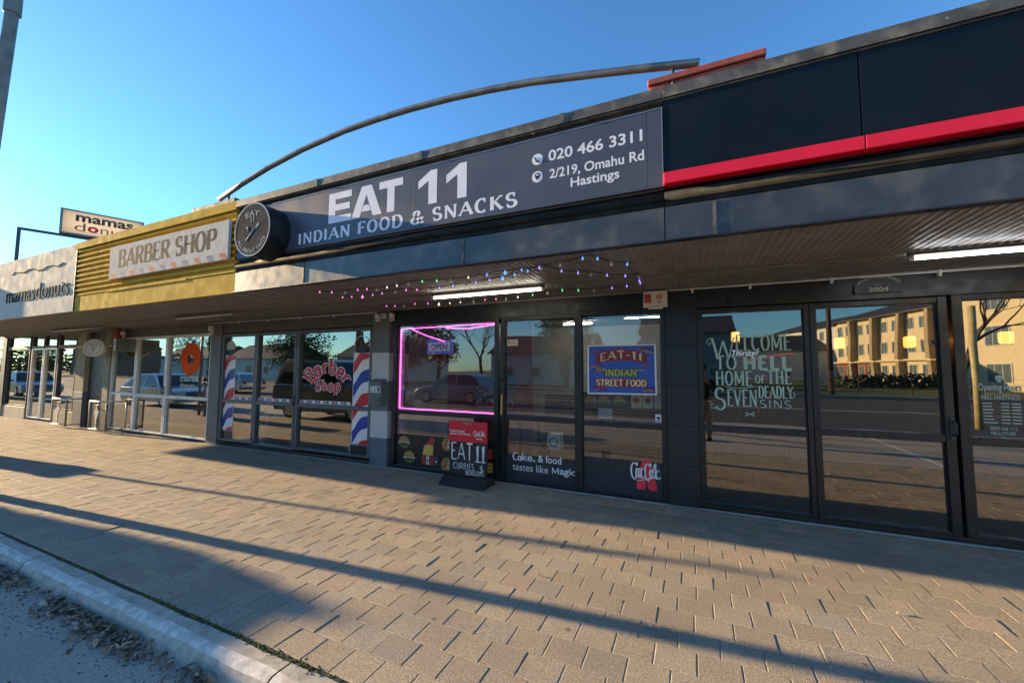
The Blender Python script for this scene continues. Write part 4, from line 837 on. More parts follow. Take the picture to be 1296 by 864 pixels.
# pizza window lettering
t = thing('window_lettering', 'mint painted WELCOME TO HELL HOME OF THE SEVEN DEADLY SINS on dark window', 'window decal', (.58, YG, 1.1))
s = MB(); y = YG
stext(s, 'W', .185, .44, 1.74, 1.99, y, .10, .045, .07, st=.03); stext(s, 'ELCOME', .44, .985, 1.835, 2.015, y, .12, .06, .08, .06, st=.04)
s.tube([(.20, y-.002, 1.98), (.15, y-.002, 1.97), (.14, y-.002, 1.93), (.17, y-.002, 1.91), (.185, y-.002, 1.94)], .007, 4)
stext(s, 'TO', .23, .45, 1.62, 1.775, y, .15, .07, .12, .06, st=.05); stext(s, 'HELL', .515, .985, 1.62, 1.765, y, .27, .20, 0, .10)
stext(s, 'HOME', .225, .60, 1.435, 1.595, y, .12, .06, .09, .08, st=.045); stext(s, 'OF', .625, .73, 1.465, 1.55, y, .15, .09, .1, .08, st=.06); stext(s, 'THE', .745, .975, 1.46, 1.605, y, .13, .065, .1, .08, st=.05)
stext(s, 'S', .20, .33, 1.15, 1.40, y, .10, .055, .06, st=.03); stext(s, 'EVEN', .34, .64, 1.20, 1.385, y, .10, .055, .07, .08, st=.035); stext(s, 'DEADLY', .655, .985, 1.30, 1.43, y, .12, .065, .08, .06, st=.045); stext(s, 'SINS', .66, .965, 1.19, 1.275, y, .14, .09, 0, .08)
s.tube([(.33, y-.002, 1.41), (.45, y-.002, 1.40), (.58, y-.002, 1.415), (.64, y-.002, 1.43)], .006, 4); s.tube([(.22, y-.002, 1.17), (.17, y-.002, 1.16), (.16, y-.002, 1.20), (.19, y-.002, 1.22)], .007, 4); s.tube([(.97, y-.002, 1.30), (1.0, y-.002, 1.33), (.99, y-.002, 1.37)], .006, 4)
s.tube([(.53, y-.001, 1.095), (.60, y-.001, 1.125)], .006, 4); s.tube([(.53, y-.001, 1.125), (.60, y-.001, 1.095)], .006, 4)
for cx, cz in ((.53, 1.095), (.60, 1.125), (.53, 1.125), (.60, 1.095)): s.disc(cx, y-.003, cz, .01, n=8)
s.build('lettering', mint, t)
s = MB(); itext(s, 'Thirsty?', .42, .70, 1.76, 1.85, 5.55, .0, shear=.3); s.build('neon_sign', EM('white neon', (.9, .92, 1), .8), None, 'small white script Thirsty sign glowing behind the mint lettering', 'sign')
s = MB(); s.tube([(.52, 5.55, 1.72), (.7, 5.55, 1.745), (.95, 5.55, 1.80), (1.05, 5.55, 1.80)], .006, 5); s.build('neon_swoosh', EM('red neon', (.8, .03, .06), .7), None, 'thin red glowing swoosh under the white script sign', 'sign')
t = thing('window_lettering', 'pale Opening Hours list with small skull on rightmost window', 'window decal', (2.6, YG, 1.0))
s = MB(); itext(s, 'Opening Hours', 2.455, 2.745, 1.405, 1.495, YG, .018); itext(s, 'HELL HASTINGS', 2.47, 2.73, 1.345, 1.385, YG, .012)
rr = random.Random(4)
for i in range(7):
    z = 1.31-.03*i; s.box(2.475, 2.475+rr.uniform(.06, .10), YG-.0008, YG, z-.006, z+.004); s.box(2.60, 2.655, YG-.0008, YG, z-.006, z+.004); s.box(2.67, 2.73, YG-.0008, YG, z-.006, z+.004)
itext(s, '0800 666 111', 2.515, 2.69, 1.062, 1.095, YG, .01); itext(s, 'HELL.CO.NZ', 2.52, 2.685, 1.02, 1.05, YG, .014); s.tube([(2.58, YG, .985), (2.62, YG, 1.0)], .004, 4); s.tube([(2.58, YG, 1.0), (2.62, YG, .985)], .004, 4)
s.box(2.49, 2.72, YG-.0008, YG, 1.392, 1.396)
s.disc(2.60, YG, 1.545, .026); s.box(2.588, 2.612, YG-.0008, YG, 1.507, 1.53); s.build('lettering', mintdim, t)
s = MB()
for dx in (-.010, .010): s.disc(2.60+dx, YG-.0015, 1.543, .006, n=10)
s.build('skull_eyes', black, t)
# skull seen hanging inside
t = thing('skull_emblem', 'pale skull emblem on wall inside behind the tinted door', 'emblem', (2.2, 8, 1.3)); cx, cz, yy = 2.25, 1.47, 8.9
s = MB(); s.disc(cx, yy, cz, .17, .15, 24); s.box(cx-.08, cx+.08, yy-.002, yy, cz-.21, cz-.10); s.build('skull', M('pale skull paint', (.6, .62, .62), .5), t); s = MB()
for dx in (-.07, .07): s.disc(cx+dx, yy-.004, cz-.02, .045, .04, 14)
s.disc(cx, yy-.004, cz-.10, .018, .025, 8); s.build('eye_socket', black, t)
# half round plate over pizza door
t = thing('door_plate', 'black half round HELL HASTINGS 2004 plate above the tinted door', 'sign', (1.74, 5.25, 2.39))
s = MB(); n = 14; pts = [(1.55, 2.405), (1.93, 2.405), (1.93, 2.50)]+[(1.74+.165*math.cos(math.pi*k/n), 2.49+.10*math.sin(math.pi*k/n)) for k in range(n+1)]+[(1.55, 2.50)]
s.prism(list(reversed(pts)), 5.27, 5.295, 'y'); s.build('plate', M('charcoal plate', (.03, .032, .034), .45), t)
s = MB(); itext(s, '2004', 1.66, 1.82, 2.42, 2.465, 5.266, .02); itext(s, 'EST', 1.715, 1.765, 2.483, 2.497, 5.266, .0); itext(s, 'HELL HASTINGS', 0, 1, 0, 1, 5.266, .006, warp=lambda u, v: (1.74+(.16+.03*v)*math.cos(R(165-150*u)), 2.475+(.085+.03*v)*math.sin(R(165-150*u)))); s.build('lettering', mintdim, t)

# ================================================================== PAVEMENT SIGN, BARRIERS, POLE
t = thing('pavement_sign', 'black chalk sandwich board with red Coca-Cola header on rubber foot', 'sign', (-2.95, 5.0, 0))
s = MB(); s.prism([(4.80, 0), (5.16, 0), (5.16, .03), (5.05, .115), (4.93, .115), (4.80, .03)], -3.28, -2.58); s.prism([(4.82, .045), (4.87, .085), (4.88, .08), (4.83, .04)], -3.2, -2.66); s.build('foot', rubber, t)
s = MB(); s.bbox(-3.235, -2.625, 4.985, 5.015, .115, .87, .008); s.build('board', M('chalkboard black', (.014, .014, .015), .5, dirt=(.05, .05, .05), dscale=6, damt=.4), t)
s = MB(); s.bbox(-3.24, -2.62, 4.974, 4.984, .585, .872, .004); s.build('header', redsign, t)
s = MB(); cocacola(s, -2.84, -2.64, .67, .75, 4.972); itext(s, 'Coke & food', -3.22, -2.98, .715, .75, 4.972, .014); itext(s, 'tastes like Magic', -3.22, -2.88, .67, .71, 4.972, .014); s.box(-2.79, -2.69, 4.971, 4.974, .635, .645); s.build('lettering', whitevinyl, t)
s = MB(); s.bbox(-3.0, -2.86, 4.968, 4.975, .83, .855, .002); s.build('clip', M('dull clip', (.3, .22, .15), .5), t)
s = MB(); y = 4.981
stext(s, 'EAT', -3.21, -2.84, .335, .565, y, .085, .085, 0, .04, hand=.015); stext(s, '11', -2.81, -2.645, .32, .55, y, .09, .07, .18, .08, st=.06, hand=.01); stext(s, 'CURRIES', -3.16, -2.82, .205, .29, y, .10, .10, 0, .05, hand=.02); stext(s, '$', -2.74, -2.67, .19, .28, y, .1, .1, 0); stext(s, 'BURGERS', -2.96, -2.67, .135, .195, y, .13, .13, 0, .06, hand=.02); s.build('chalk_lettering', chalk, t)

for i, (x0, lb) in enumerate(((-16.12, 'galvanised bar barrier beside the far donut shop plinth, farther from near windows'), (-13.98, 'galvanised bar barrier in front of white framed donut window'))):
    t = thing('barrier', lb, 'barrier', (x0+.42, 5.0, 0), 'bar barriers at the donut shop'); x1 = x0+.85
    s = MB()
    for a, b in (((x0, 4.98), (x1, 4.98)), ((x1, 4.98), (x1+.04, 5.34))):
        s.tube([(*a, .08), (*a, .76)], .022, 6); s.tube([(*b, .04), (*b, .76)], .022, 6); s.tube([(*a, .76), (*b, .76)], .022, 6); s.tube([(*a, .08), (*b, .08)], .02, 6)
    s.build('frame', M('pale galvanised', (.5, .48, .42), .45, metal=.3), t)
    s = MB()
    for k in range(12):
        z = .13+.05*k; s.tube([(x0, 4.98, z), (x1, 4.98, z)], .006, 4); s.tube([(x1, 4.98, z), (x1+.04, 5.34, z)], .006, 4)
    s.build('bars', darksteel, t)
    s = MB(); s.prism([(x0+.36, .40), (x0+.42, .28), (x0+.48, .40), (x0+.55, .52), (x0+.47, .56), (x0+.43, .68), (x0+.39, .56), (x0+.30, .50)], 4.95, 4.97, 'y'); s.tube([(x0+.42, 4.965, .1), (x0+.42, 4.965, .4)], .012, 6); s.build('ornament', M('pale ornament', (.55, .53, .5), .5), t)

t = thing('lamp_post', 'tall weathered grey pole at left edge against the sky', 'lamp post', (-8.79, 1.97, 0))
s = MB(); s.tube([(-8.80, 1.95, 0), (-8.82, 1.93, 4.6), (-8.81, 1.99, 6.72)], [.078, .074, .070], 16); s.build('pole', polem, t)
s = MB(); s.tube([(-8.81, 1.99, 6.66), (-8.81, 1.99, 6.665), (-8.80, 2.0, 8.2)], [.080, .090, .085], 16); s.build('sleeve', polecap, t)
s = MB(); s.tube([(-8.78, 1.97, 8.2), (-8.7, 1.2, 8.7), (-8.5, -.3, 8.9)], .05, 10); s.build('arm', polecap, t)
s = MB(); s.bbox(-8.6, -8.3, -1.0, -.25, 8.82, 8.98, .05); s.build('lamp_head', polecap, t)
# unseen street things added past the left edge for their shadows on the paving
t = thing('shadow_bin', 'grey bin added unseen up the footpath to cast a blunt shadow', 'bin', (-14.6, 2.42, 0))
s = MB(); s.bbox(-14.85, -14.35, 2.18, 2.66, 0.02, 1.05, .03); s.build('body', greyframe, t); s = MB(); s.bbox(-14.88, -14.32, 2.15, 2.69, 1.15, 1.32, .05); s.build('hood', darksteel, t); s = MB()
for x, y in ((-14.82, 2.2), (-14.38, 2.2), (-14.82, 2.64), (-14.38, 2.64)): s.tube([(x, y, 1.0), (x, y, 1.2)], .02, 6)
s.build('post', darksteel, t)
t = thing('shadow_post', 'thin steel post with plate, added unseen up the footpath for its shadow', 'sign post', (-15.6, 2.36, 0))  # added for the thin shadow line across the paving
s = MB(); s.tube([(-15.6, 2.36, 0), (-15.6, 2.36, 3.6)], .04, 10); s.build('post', steel, t); s = MB(); s.bbox(-15.78, -15.42, 2.30, 2.32, 2.9, 3.35, .005); s.build('sign_plate', whitevinyl, t)

t = thing('shadow_shrub', 'tall clipped evergreen in a planter, added unseen up the kerb as shadow caster', 'shrub', (-17.7, .58, -.09)); rr = random.Random(15)  # unseen caster, placed for the broad shadow beside the kerb
s = MB(); s.bbox(-18.05, -17.35, .23, .93, -.09, .36, .03); s.build('planter', concrete, t); s = MB(); s.tube([(-17.7, .58, .3), (-17.7, .58, 3.2)], [.12, .04], 8); s.build('trunk', bark, t); s = MB()
for i in range(7000):
    a = rr.random()*6.28; q = .37*math.sqrt(rr.random())*(1 if rr.random() < .9 else 1.08); z = rr.uniform(.40, 3.42); q *= min(1, (3.5-z)*2.2); d = Vector((rr.gauss(0, 1), rr.gauss(0, 1), rr.gauss(0, 1))).normalized()*.06; e = d.orthogonal().normalized()*.045; c = Vector((-17.7+q*math.cos(a), .58+q*math.sin(a), z)); s.add([c-d, c+e, c+d, c-e], [(0, 1, 2, 3)], False)
s.build('foliage', leafgreen, t)
# moss in the seam behind the kerb
s = MB(); rr = random.Random(5)
for i in range(1500):
    x = -6.5+rr.random()**.4*7.2; 
    if math.sin(x*5.1)+math.sin(x*2.3+1) < -.6 and rr.random() < .8: continue
    yy = 1.637+rr.gauss(0, .007+.004*max(0, x+4)); r = rr.uniform(.003, .010); z = -.002; a = rr.random()*6.28
    s.add([(x+r*math.cos(a+k*2.09), yy+r*math.sin(a+k*2.09), z) for k in range(3)]+[(x, yy, z+r*.9)], [(0, 1, 3), (1, 2, 3), (2, 0, 3)], False)
s.build('moss', moss, None, 'green moss growing in the seam behind the kerb', 'moss', None, 'stuff')
# dead leaves in the gutter
def leaf(mb, p, L, w, yaw, pitch, roll, col):
    mb.col = col; Mx = Matrix.Translation(p) @ Euler((roll, pitch, yaw)).to_matrix().to_4x4(); vs = []
    for i in range(6):
        u = i/5; ww = w*math.sin(math.pi*min(1, u*.9+.05)); zc = .18*L*math.sin(math.pi*u)
        vs += [Mx @ Vector((u*L-L/2, -ww, zc+.25*ww)), Mx @ Vector((u*L-L/2, 0, zc)), Mx @ Vector((u*L-L/2, ww, zc+.25*ww))]
    mb.add(vs, [f for i in range(5) for f in ((3*i, 3*i+1, 3*i+4, 3*i+3), (3*i+1, 3*i+2, 3*i+5, 3*i+4))], True)
s = MB(); rr = random.Random(9)
tones = [(.17, .125, .085), (.25, .19, .13), (.10, .08, .06), (.34, .27, .19), (.20, .15, .11)]
for i in range(3400):
    x = rr.uniform(-8.5, -.6); dens = .5+.5*math.sin(x*3.1)+.35*math.sin(x*7.7+2)
    if rr.random() > max(.12, dens): continue
    yy = 1.43-abs(rr.gauss(0, .062)); big = rr.random() < .12
    leaf(s, (x, yy, -.083+rr.random()*.026), rr.uniform(.03, .075)*(1.3 if big else 1), rr.uniform(.006, .016), rr.random()*6.28, rr.gauss(0, .35), rr.gauss(0, .5), rr.choice(tones))
s.build('dead_leaves', leafm, None, 'brown dead leaves drifted along the gutter', 'leaves', None, 'stuff')
s = MB()
for i in range(900):
    x = rr.uniform(-8, -.5); yy = 1.40-abs(rr.gauss(0, .13)); r = rr.uniform(.003, .008); s.add([(x+r, yy, -.089), (x-r*.5, yy+r, -.089), (x-r*.6, yy-r, -.089), (x, yy, -.089+r)], [(0, 1, 3), (1, 2, 3), (2, 0, 3)], False)
s.build('grit', M('gutter grit', (.07, .06, .05), .9, var=.4, vs=30), None, 'dark grit and leaf crumbs in the gutter', 'grit', None, 'stuff')
for (x, y_, lb) in ((-1.13, 3.05, 'curled pale dead leaf alone on the sunlit paving'), (-.30, 2.78, 'crumpled pale paper scrap on the sunlit paving'), (-3.63, 3.62, 'small rust leaf near the thin shadow on paving'), (.62, 2.80, 'twin curled leaf on paving before the tinted door'), (-1.95, 4.6, 'tiny leaf near the pavement sign foot'), (1.2, 3.6, 'single small leaf on paving at right')):
    s = MB(); leaf(s, (x, y_, .010), .05, .010, x*3, .25, .5, (.42, .36, .27)); s.build('dry_leaf', leafm, None, lb, 'leaf')

# ================================================================== INSIDE THE TAKEAWAY AND PIZZA SHOP
t = thing('bench_seat', 'high backed slatted timber bench inside the takeaway', 'bench', (-1.2, 6.6, 0))
s = MB()
for k in range(15): s.bbox(-2.35, -.25, 6.56, 6.6, .42+.052*k, .462+.052*k, .004)
s.build('backrest', wood, t); s = MB(); s.bbox(-2.35, -.25, 6.1, 6.56, .40, .45, .01); s.build('seat', wood, t)
for x in (-2.3, -1.3, -.35): s = MB(); s.bbox(x, x+.06, 6.15, 6.55, .03, .40, .006); s.build('leg', black, t)
t = thing('dining_table', 'small dark table with black legs inside the takeaway door', 'table', (-2.6, 6.0, 0)); s = MB(); s.bbox(-3.3, -2.15, 5.75, 6.35, .80, .84, .008); s.build('tabletop', M('worn table top', (.18, .14, .11), .4), t)
for x in (-3.2, -2.85, -2.5, -2.2): s = MB(); s.bbox(x, x+.04, 5.8, 5.84, .03, .80, .004); s.build('leg', black, t)
t = thing('heater', 'white round fronted heater box on floor by the bench', 'heater', (-2.0, 5.8, 0)); s = MB(); s.bbox(-2.02, -1.82, 5.75, 5.92, .42, .66, .015); s.build('case', white, t); s = MB(); s.ring(-1.92, 5.748, .54, .05, .07, 20); s.build('grille', greyframe, t)
t = thing('menu_board', 'dark menu board with pale food squares behind the pink outlined window', 'menu', (-3.0, 5.9, .9)); s = MB(); s.bbox(-3.35, -2.62, 5.9, 5.94, .95, 1.6, .006); s.build('board', M('dark brown board', (.05, .03, .025), .5), t); s = MB()
for i in range(4):
    s.ring(-3.24+.18*i, 5.896, 1.05, .055, .075, 20 if i % 2 else 4); 
s.ring(-3.24, 5.896, 1.3, .055, .075, 4); s.build('picture', M('tan print', (.35, .2, .14), .5), t)
t = thing('hanging_banner', 'dark curved INDIAN banner inside the pink outlined window', 'banner', (-3.6, 6.2, 1.7)); s = MB(); s.bbox(-4.35, -2.9, 6.2, 6.22, 1.72, 1.93, .004); s.build('cloth', M('maroon cloth', (.10, .03, .03), .7), t); s = MB(); stext(s, 'INDIAN', -4.2, -3.05, 1.75, 1.90, 6.195, .2, .1, .14, .06, st=.08); s.build('lettering', M('tan lettering', (.4, .26, .14), .6), t)
for x, y, lb in ((-1.25, 6.3, 'lit tube lamp on ceiling inside takeaway, nearest the poster window'), (-.85, 7.6, 'lit tube lamp on ceiling deeper inside takeaway behind poster'), (-2.2, 8.2, 'lit tube lamp on ceiling at back of takeaway')): strip(x-.3, x+.3, y, tube_in, lb, 'ceiling lamps inside the takeaway', 2.62)
for x, y, z, lb in ((.55, 6.6, 2.02, 'orange glowing pendant lamp behind the WELCOME lettering'), (1.75, 6.6, 1.90, 'orange glowing pendant lamp behind left of tinted door'), (2.45, 6.6, 1.90, 'orange glowing pendant lamp behind right of tinted door'), (3.3, 6.6, 1.93, 'orange glowing pendant lamp behind the rightmost window')):
    t = thing('pendant_lamp', lb, 'lamp', (x, y, z), 'orange pendant lamps in the pizza shop'); s = MB(); s.bbox(x-.05, x+.05, y-.05, y+.05, z, z+.14, .02); s.build('shade', orangelamp, t); s = MB(); s.tube([(x, y, z+.14), (x, y, 2.64)], .006, 5); s.build('cord', black, t); s = MB(); s.tube([(x, y, z+.14), (x, y, z+.19)], [.055, .02], 10); s.build('cap', black, t)
t = thing('counter_table', 'timber topped high table inside the pizza shop window', 'table', (.65, 6.0, 0)); s = MB(); s.bbox(.2, 1.1, 5.75, 6.2, .98, 1.03, .008); s.build('tabletop', M('oak top', (.25, .12, .06), .4), t)
for x in (.25, 1.02): s = MB(); s.tube([(x, 5.85, .03), (x, 5.85, .98)], .018, 6); s.build('leg', steel, t)
t = thing('drinks_fridge', 'drinks fridge with coloured bottles behind the mint lettering', 'fridge', (.9, 8, 0)); s = MB(); s.bbox(.55, 1.25, 8.2, 8.8, .03, 1.75, .02); s.build('body', greyframe, t); s = MB(); rr = random.Random(2)
for r_ in range(4):
    for k in range(7): s.m = rr.randrange(4); s.tube([(.62+.09*k, 8.17, .45+.3*r_), (.62+.09*k, 8.17, .60+.3*r_), (.62+.09*k, 8.17, .67+.3*r_)], [.03, .03, .012], 6)
s.build('bottles', [redsign, bluevinyl, lett, fry], t)

# ================================================================== ACROSS THE ROAD (seen in the glass)
def wheels(t, pts, r=.33, w=.22):
    for x, y in pts:
        s = MB(); s.tube([(x, y-w/2, r), (x, y-w/2+.02, r), (x, y+w/2-.02, r), (x, y+w/2, r)], [r*.93, r, r, r*.93], 22); o = s.build('wheel', rubbertyre, t)
        sd = -1 if y < 0 else 1; yo = y+sd*(w/2+.002); s = MB(); s.disc(x, yo, r, r*.64, n=20) if sd < 0 else s.add([(x+r*.64*math.cos(-2*math.pi*k/20), yo, r+r*.64*math.sin(-2*math.pi*k/20)) for k in range(20)], [tuple(range(20))]); s.build('rim', alloy, o)
def make_car(loc, rot, paint, L, W, H, suv, lb, group):
    """front points to local +X; body lofted from a side profile, with tumblehome above the belt line"""
    t = thing('parked_car', lb, 'car', (0, 0, 0), group); h = L/2; zb = .24+.06*suv; belt = H*.60
    low = [(-h, zb+.18), (-h+.02, belt-.12), (-h+.10, belt), (h*.42, belt+.0), (h*.62, belt-.03), (h-.22, belt-.16), (h-.03, belt-.32), (h, zb+.22), (h-.06, zb), (-h+.08, zb)]
    top = [(-h+.12, belt)] + ([(-h+.22, H-.06), (-h+.5, H)] if suv else [(-h*.72, H-.14), (-h*.45, H)]) + [(h*.02, H), (h*.12, H-.05), (h*.46, belt)]
    s = MB(); bm = bmesh.new()
    def loft(prof, ys, insets):
        rings = []
        for y, k in zip(ys, insets): rings.append([bm.verts.new((p[0]*(1-k*.03), y, p[1]-k*.05*(p[1] > zb+.3))) for p in prof])
        n = len(prof)
        for a, b in zip(rings[:-1], rings[1:]):
            for i in range(n): bm.faces.new((a[i], a[(i+1) % n], b[(i+1) % n], b[i]))
        bm.faces.new(list(reversed(rings[0]))); bm.faces.new(rings[-1])
    w = W/2; loft(low, (-w, -w+.06, w-.06, w), (1, 0, 0, 1)); bmesh.ops.recalc_face_normals(bm, faces=bm.faces); s.bm(bm, None, False)
    bm = bmesh.new(); n = len(top); tw = w-.22; A = []
    for sg in (-1, 1): A.append([bm.verts.new((p[0], sg*(w-.04-(p[1]-belt)/(H-belt)*.20), p[1])) for p in top])
    for i in range(n-1): bm.faces.new((A[0][i], A[0][i+1], A[1][i+1], A[1][i]))
    for r_ in A: bm.faces.new(r_)
    bmesh.ops.recalc_face_normals(bm, faces=bm.faces); s.bm(bm, None, False); s.build('body', paint, t)
    cg = [sum(p[0] for p in top)/n, sum(p[1] for p in top)/n]
    for sg in (-1, 1):
        gq = [(p[0]+(cg[0]-p[0])*.13, belt+(p[1]-belt)*.86+.03) for p in top]; g2 = MB()
        def gy(z): return sg*(w-.04-(z-belt)/(H-belt)*.20+.004)
        mid = cg[0]+.1
        for lo_, hi_ in ((-9, mid-.04), (mid+.04, 9)):
            q = [(min(max(p[0], lo_), hi_), p[1]) for p in gq]; vs = [(p[0], gy(p[1]), p[1]) for p in q]; g2.add(vs, [tuple(range(n)) if sg < 0 else tuple(reversed(range(n)))], False)
        g2.build('window', carglass, t)
    a, b = top[-2], top[-1]; f = MB(); f.add([(a[0]*.9+b[0]*.1+.012, -w+.24, a[1]*.9+b[1]*.1+.004), (a[0]*.9+b[0]*.1+.012, w-.24, a[1]*.9+b[1]*.1+.004), (a[0]*.08+b[0]*.92+.012, w-.1, a[1]*.08+b[1]*.92+.004), (a[0]*.08+b[0]*.92+.012, -w+.1, a[1]*.08+b[1]*.92+.004)], [(0, 3, 2, 1)]); f.build('windscreen', carglass, t)
    for sg in (-1, 1):
        s = MB(); s.bbox(h-.16, h-.01, sg*(w-.28)-.17, sg*(w-.28)+.17, belt-.34, belt-.19, .03); s.build('headlight', lampglass, t)
        s = MB(); s.bbox(-h-.005, -h+.08, sg*(w-.2)-.1, sg*(w-.2)+.1, belt-.25, belt-.05, .02); s.build('tail_light', redsign, t)
        s = MB(); s.bbox(h*.36, h*.36+.12, sg*(w+.08)-.09, sg*(w+.08)+.09, belt+.02, belt+.15, .03); s.build('mirror', paint, t)
    s = MB(); s.bbox(h-.06, h+.005, -w+.5, w-.5, zb+.2, belt-.22, .02); s.build('grille', black, t)
    wheels(t, [(x, y) for x in (-h*.60, h*.62) for y in (-w+.1, w-.1)], .33+.05*suv)
    t.location = loc; t.rotation_euler = (0, 0, rot); return t
pS = M('car paint silver', (.45, .46, .47), .25, metal=.4, var=.03, coat=.5); pB = M('car paint blue', (.22, .30, .36), .25, metal=.2, var=.03, coat=.5); pD = M('car paint charcoal', (.15, .16, .165), .25, metal=.3, var=.03, coat=.5); pG = M('car paint green', (.03, .06, .04), .3, var=.03, coat=.5)
make_car((-11.0, .42, -.09), 0, pD, 4.7, 1.8, 1.98, 1, 'grey four wheel drive parked at the near kerb, mirrored in barber windows', 'cars along the street')
make_car((-11.2, -7.2, -.09), R(180), pB, 4.2, 1.72, 1.5, 0, 'pale blue hatchback on the road, mirrored in pink lit window', 'cars along the street')
make_car((-18.5, -9.2, -.09), R(180), pG, 4.3, 1.75, 1.55, 0, 'dark green car on the road, mirrored in left of pink lit window', 'cars along the street')
make_car((-21.8, .3, -.09), 0, pS, 4.4, 1.75, 1.45, 0, 'silver car parked at the near kerb, mirrored in donut shop windows', 'cars along the street')
make_car((-30, -7.5, -.09), R(180), pS, 4.4, 1.75, 1.45, 0, 'silver car on the road farther off, mirrored in donut shop windows', 'cars along the street')
make_car((-37, .3, -.09), 0, pB, 4.4, 1.75, 1.45, 0, 'blue car parked far along the near kerb, mirrored in donut shop glass', 'cars along the street')

# yellow three storey block
U = Vector((-.3, -.954, 0)).normalized(); Nn = Vector((-.954, .3, 0)).normalized(); P0 = Vector((25.7, -52.3, 0))
t = thing('apartment_block', 'long yellow three storey block with sloping piers across the road, mirrored in glass', 'building', P0)
def wp(a, d, z): return P0+U*a+Nn*d+Vector((0, 0, z))
def wbox(mb, a0, a1, d0, d1, z0, z1, da=0):
    v = [wp(a0, d0, z0), wp(a1, d0, z0), wp(a1, d1, z0), wp(a0, d1, z0), wp(a0+da, d0, z1), wp(a1+da, d0, z1), wp(a1+da, d1, z1), wp(a0+da, d1, z1)]
    mb.add(v, [(0, 3, 2, 1), (4, 5, 6, 7), (0, 1, 5, 4), (1, 2, 6, 5), (2, 3, 7, 6), (3, 0, 4, 7)], False)
s = MB(); wbox(s, -9, 17, -12, 0, 0, 9); s.m = 1; wbox(s, 17.01, 40, -12, -.3, 0, 8.8); s.m = 0; wbox(s, -26, -9.01, -12, 5, 0, 10.2); s.build('wall', [stucco, stuccow], t)
s = MB(); wbox(s, -9.3, 17.3, -12.6, .7, 9.01, 9.25); v = [wp(-9.5, .8, 9.26), wp(17.5, .8, 9.26), wp(17.5, -12.8, 9.26), wp(-9.5, -12.8, 9.26), wp(-5, -6, 11.6), wp(13, -6, 11.6)]; s.add(v, [(0, 1, 5, 4), (1, 2, 5), (2, 3, 4, 5), (3, 0, 4), (0, 3, 2, 1)])
v = [wp(16.8, .5, 8.81), wp(40, .5, 8.81), wp(40, -12.8, 8.81), wp(16.8, -12.8, 8.81), wp(17.4, -6, 11.0), wp(37, -6, 11.0)]; s.add(v, [(0, 1, 5, 4), (1, 2, 5), (2, 3, 4, 5), (3, 0, 4), (0, 3, 2, 1)]); s.build('roof', roofdark, t)
s = MB(); wbox(s, -9, 17.2, .0, .45, 3.0, 3.2); s.build('band', stucco, t)
winm = M('window glazing', (.12, .16, .18), .12, var=.2); winf = M('window frame paint', (.6, .62, .6), .5)
def win(a, d, z, w, h, mul=2):
    s = MB(); wbox(s, a-w/2-.07, a+w/2+.07, d-.02, d+.05, z-.07, z+h+.07); o = s.build('window', winf, t)
    s = MB()
    for k in range(mul): wbox(s, a-w/2+k*w/mul+.03, a-w/2+(k+1)*w/mul-.03, d+.05, d+.06, z, z+h)
    s.build('pane', winm, o)
for b_ in range(-2, 4):
    a0 = b_*4.3
    s = MB(); wbox(s, a0-.2, a0+.25, .02, .75, 0, 3.0, .25); wbox(s, a0-.05, a0+.45, .02, .9, 3.2, 9.0, -.35); s.build('pier', M('dark ochre pier paint', (.42, .33, .2), .8), t)  # piers painted a deeper ochre than the wall
    for fl in range(3):
        for k in (1.25, 3.05):
            win(a0+k+.15, .01, (.8, 4.0, 6.9)[fl], (1.0, .95, .95)[fl], (1.7, 1.4, 1.4)[fl])
for b_ in range(5):
    for fl in range(3):
        for k in (.8, 2.8): win(18.3+b_*4.2+k, -.29, (.9, 3.9, 6.7)[fl], .95, 1.4)
for fl in range(3):
    for k in (-23, -19.5, -16, -12): win(k, 5.01, (.8, 4.0, 7.2)[fl], 2.0, 1.6, 3)
s = MB(); wbox(s, 8.7, 17.1, .02, .06, .05, 2.9); s.build('brick_panel', M('red brick', (.26, .09, .06), .8, var=.3, vs=3), t)
# wire fence and hedge before the lawn
t = thing('wire_fence', 'low wire fence along the verge across the road, mirrored in glass', 'fence', (20, -27, 0))
for i in range(20): s = MB(); x = 2+3*i; s.tube([(x, -27, -.02), (x, -27, 1.25)], .03, 6); s.build('post', darksteel, t)
s = MB()
for z in (.4, .8, 1.2): s.tube([(2, -27, z), (59, -27, z)], .012, 4)
s.build('wire', darksteel, t)
def bush(mb, c, r, n, rr, sz=.12):
    for i in range(n):
        th = rr.random()*6.28; ph = math.acos(rr.uniform(-1, 1)); q = rr.random()**.4; lump = 1+.25*math.sin(3*th+c[0])*math.sin(2*ph+c[1])
        p = Vector((c[0]+r[0]*q*lump*math.sin(ph)*math.cos(th), c[1]+r[1]*q*lump*math.sin(ph)*math.sin(th), c[2]+r[2]*q*lump*math.cos(ph)))
        if p.z < .02: continue
        a = Vector((rr.gauss(0, 1), rr.gauss(0, 1), rr.gauss(0, 1))).normalized()*sz; b = a.orthogonal().normalized()*sz*.6
        mb.add([p-a, p+b, p+a, p-b], [(0, 1, 2, 3)], False)
rr = random.Random(21)
s = MB()
for k in range(16): bush(s, (14+k*2.2, -40-k*2.0, .6), (1.6, 1.6, .9), 220, rr, .2)
s.build('hedge', leafgreen, None, 'dark hedge before the yellow block across the road, mirrored in glass', 'hedge')
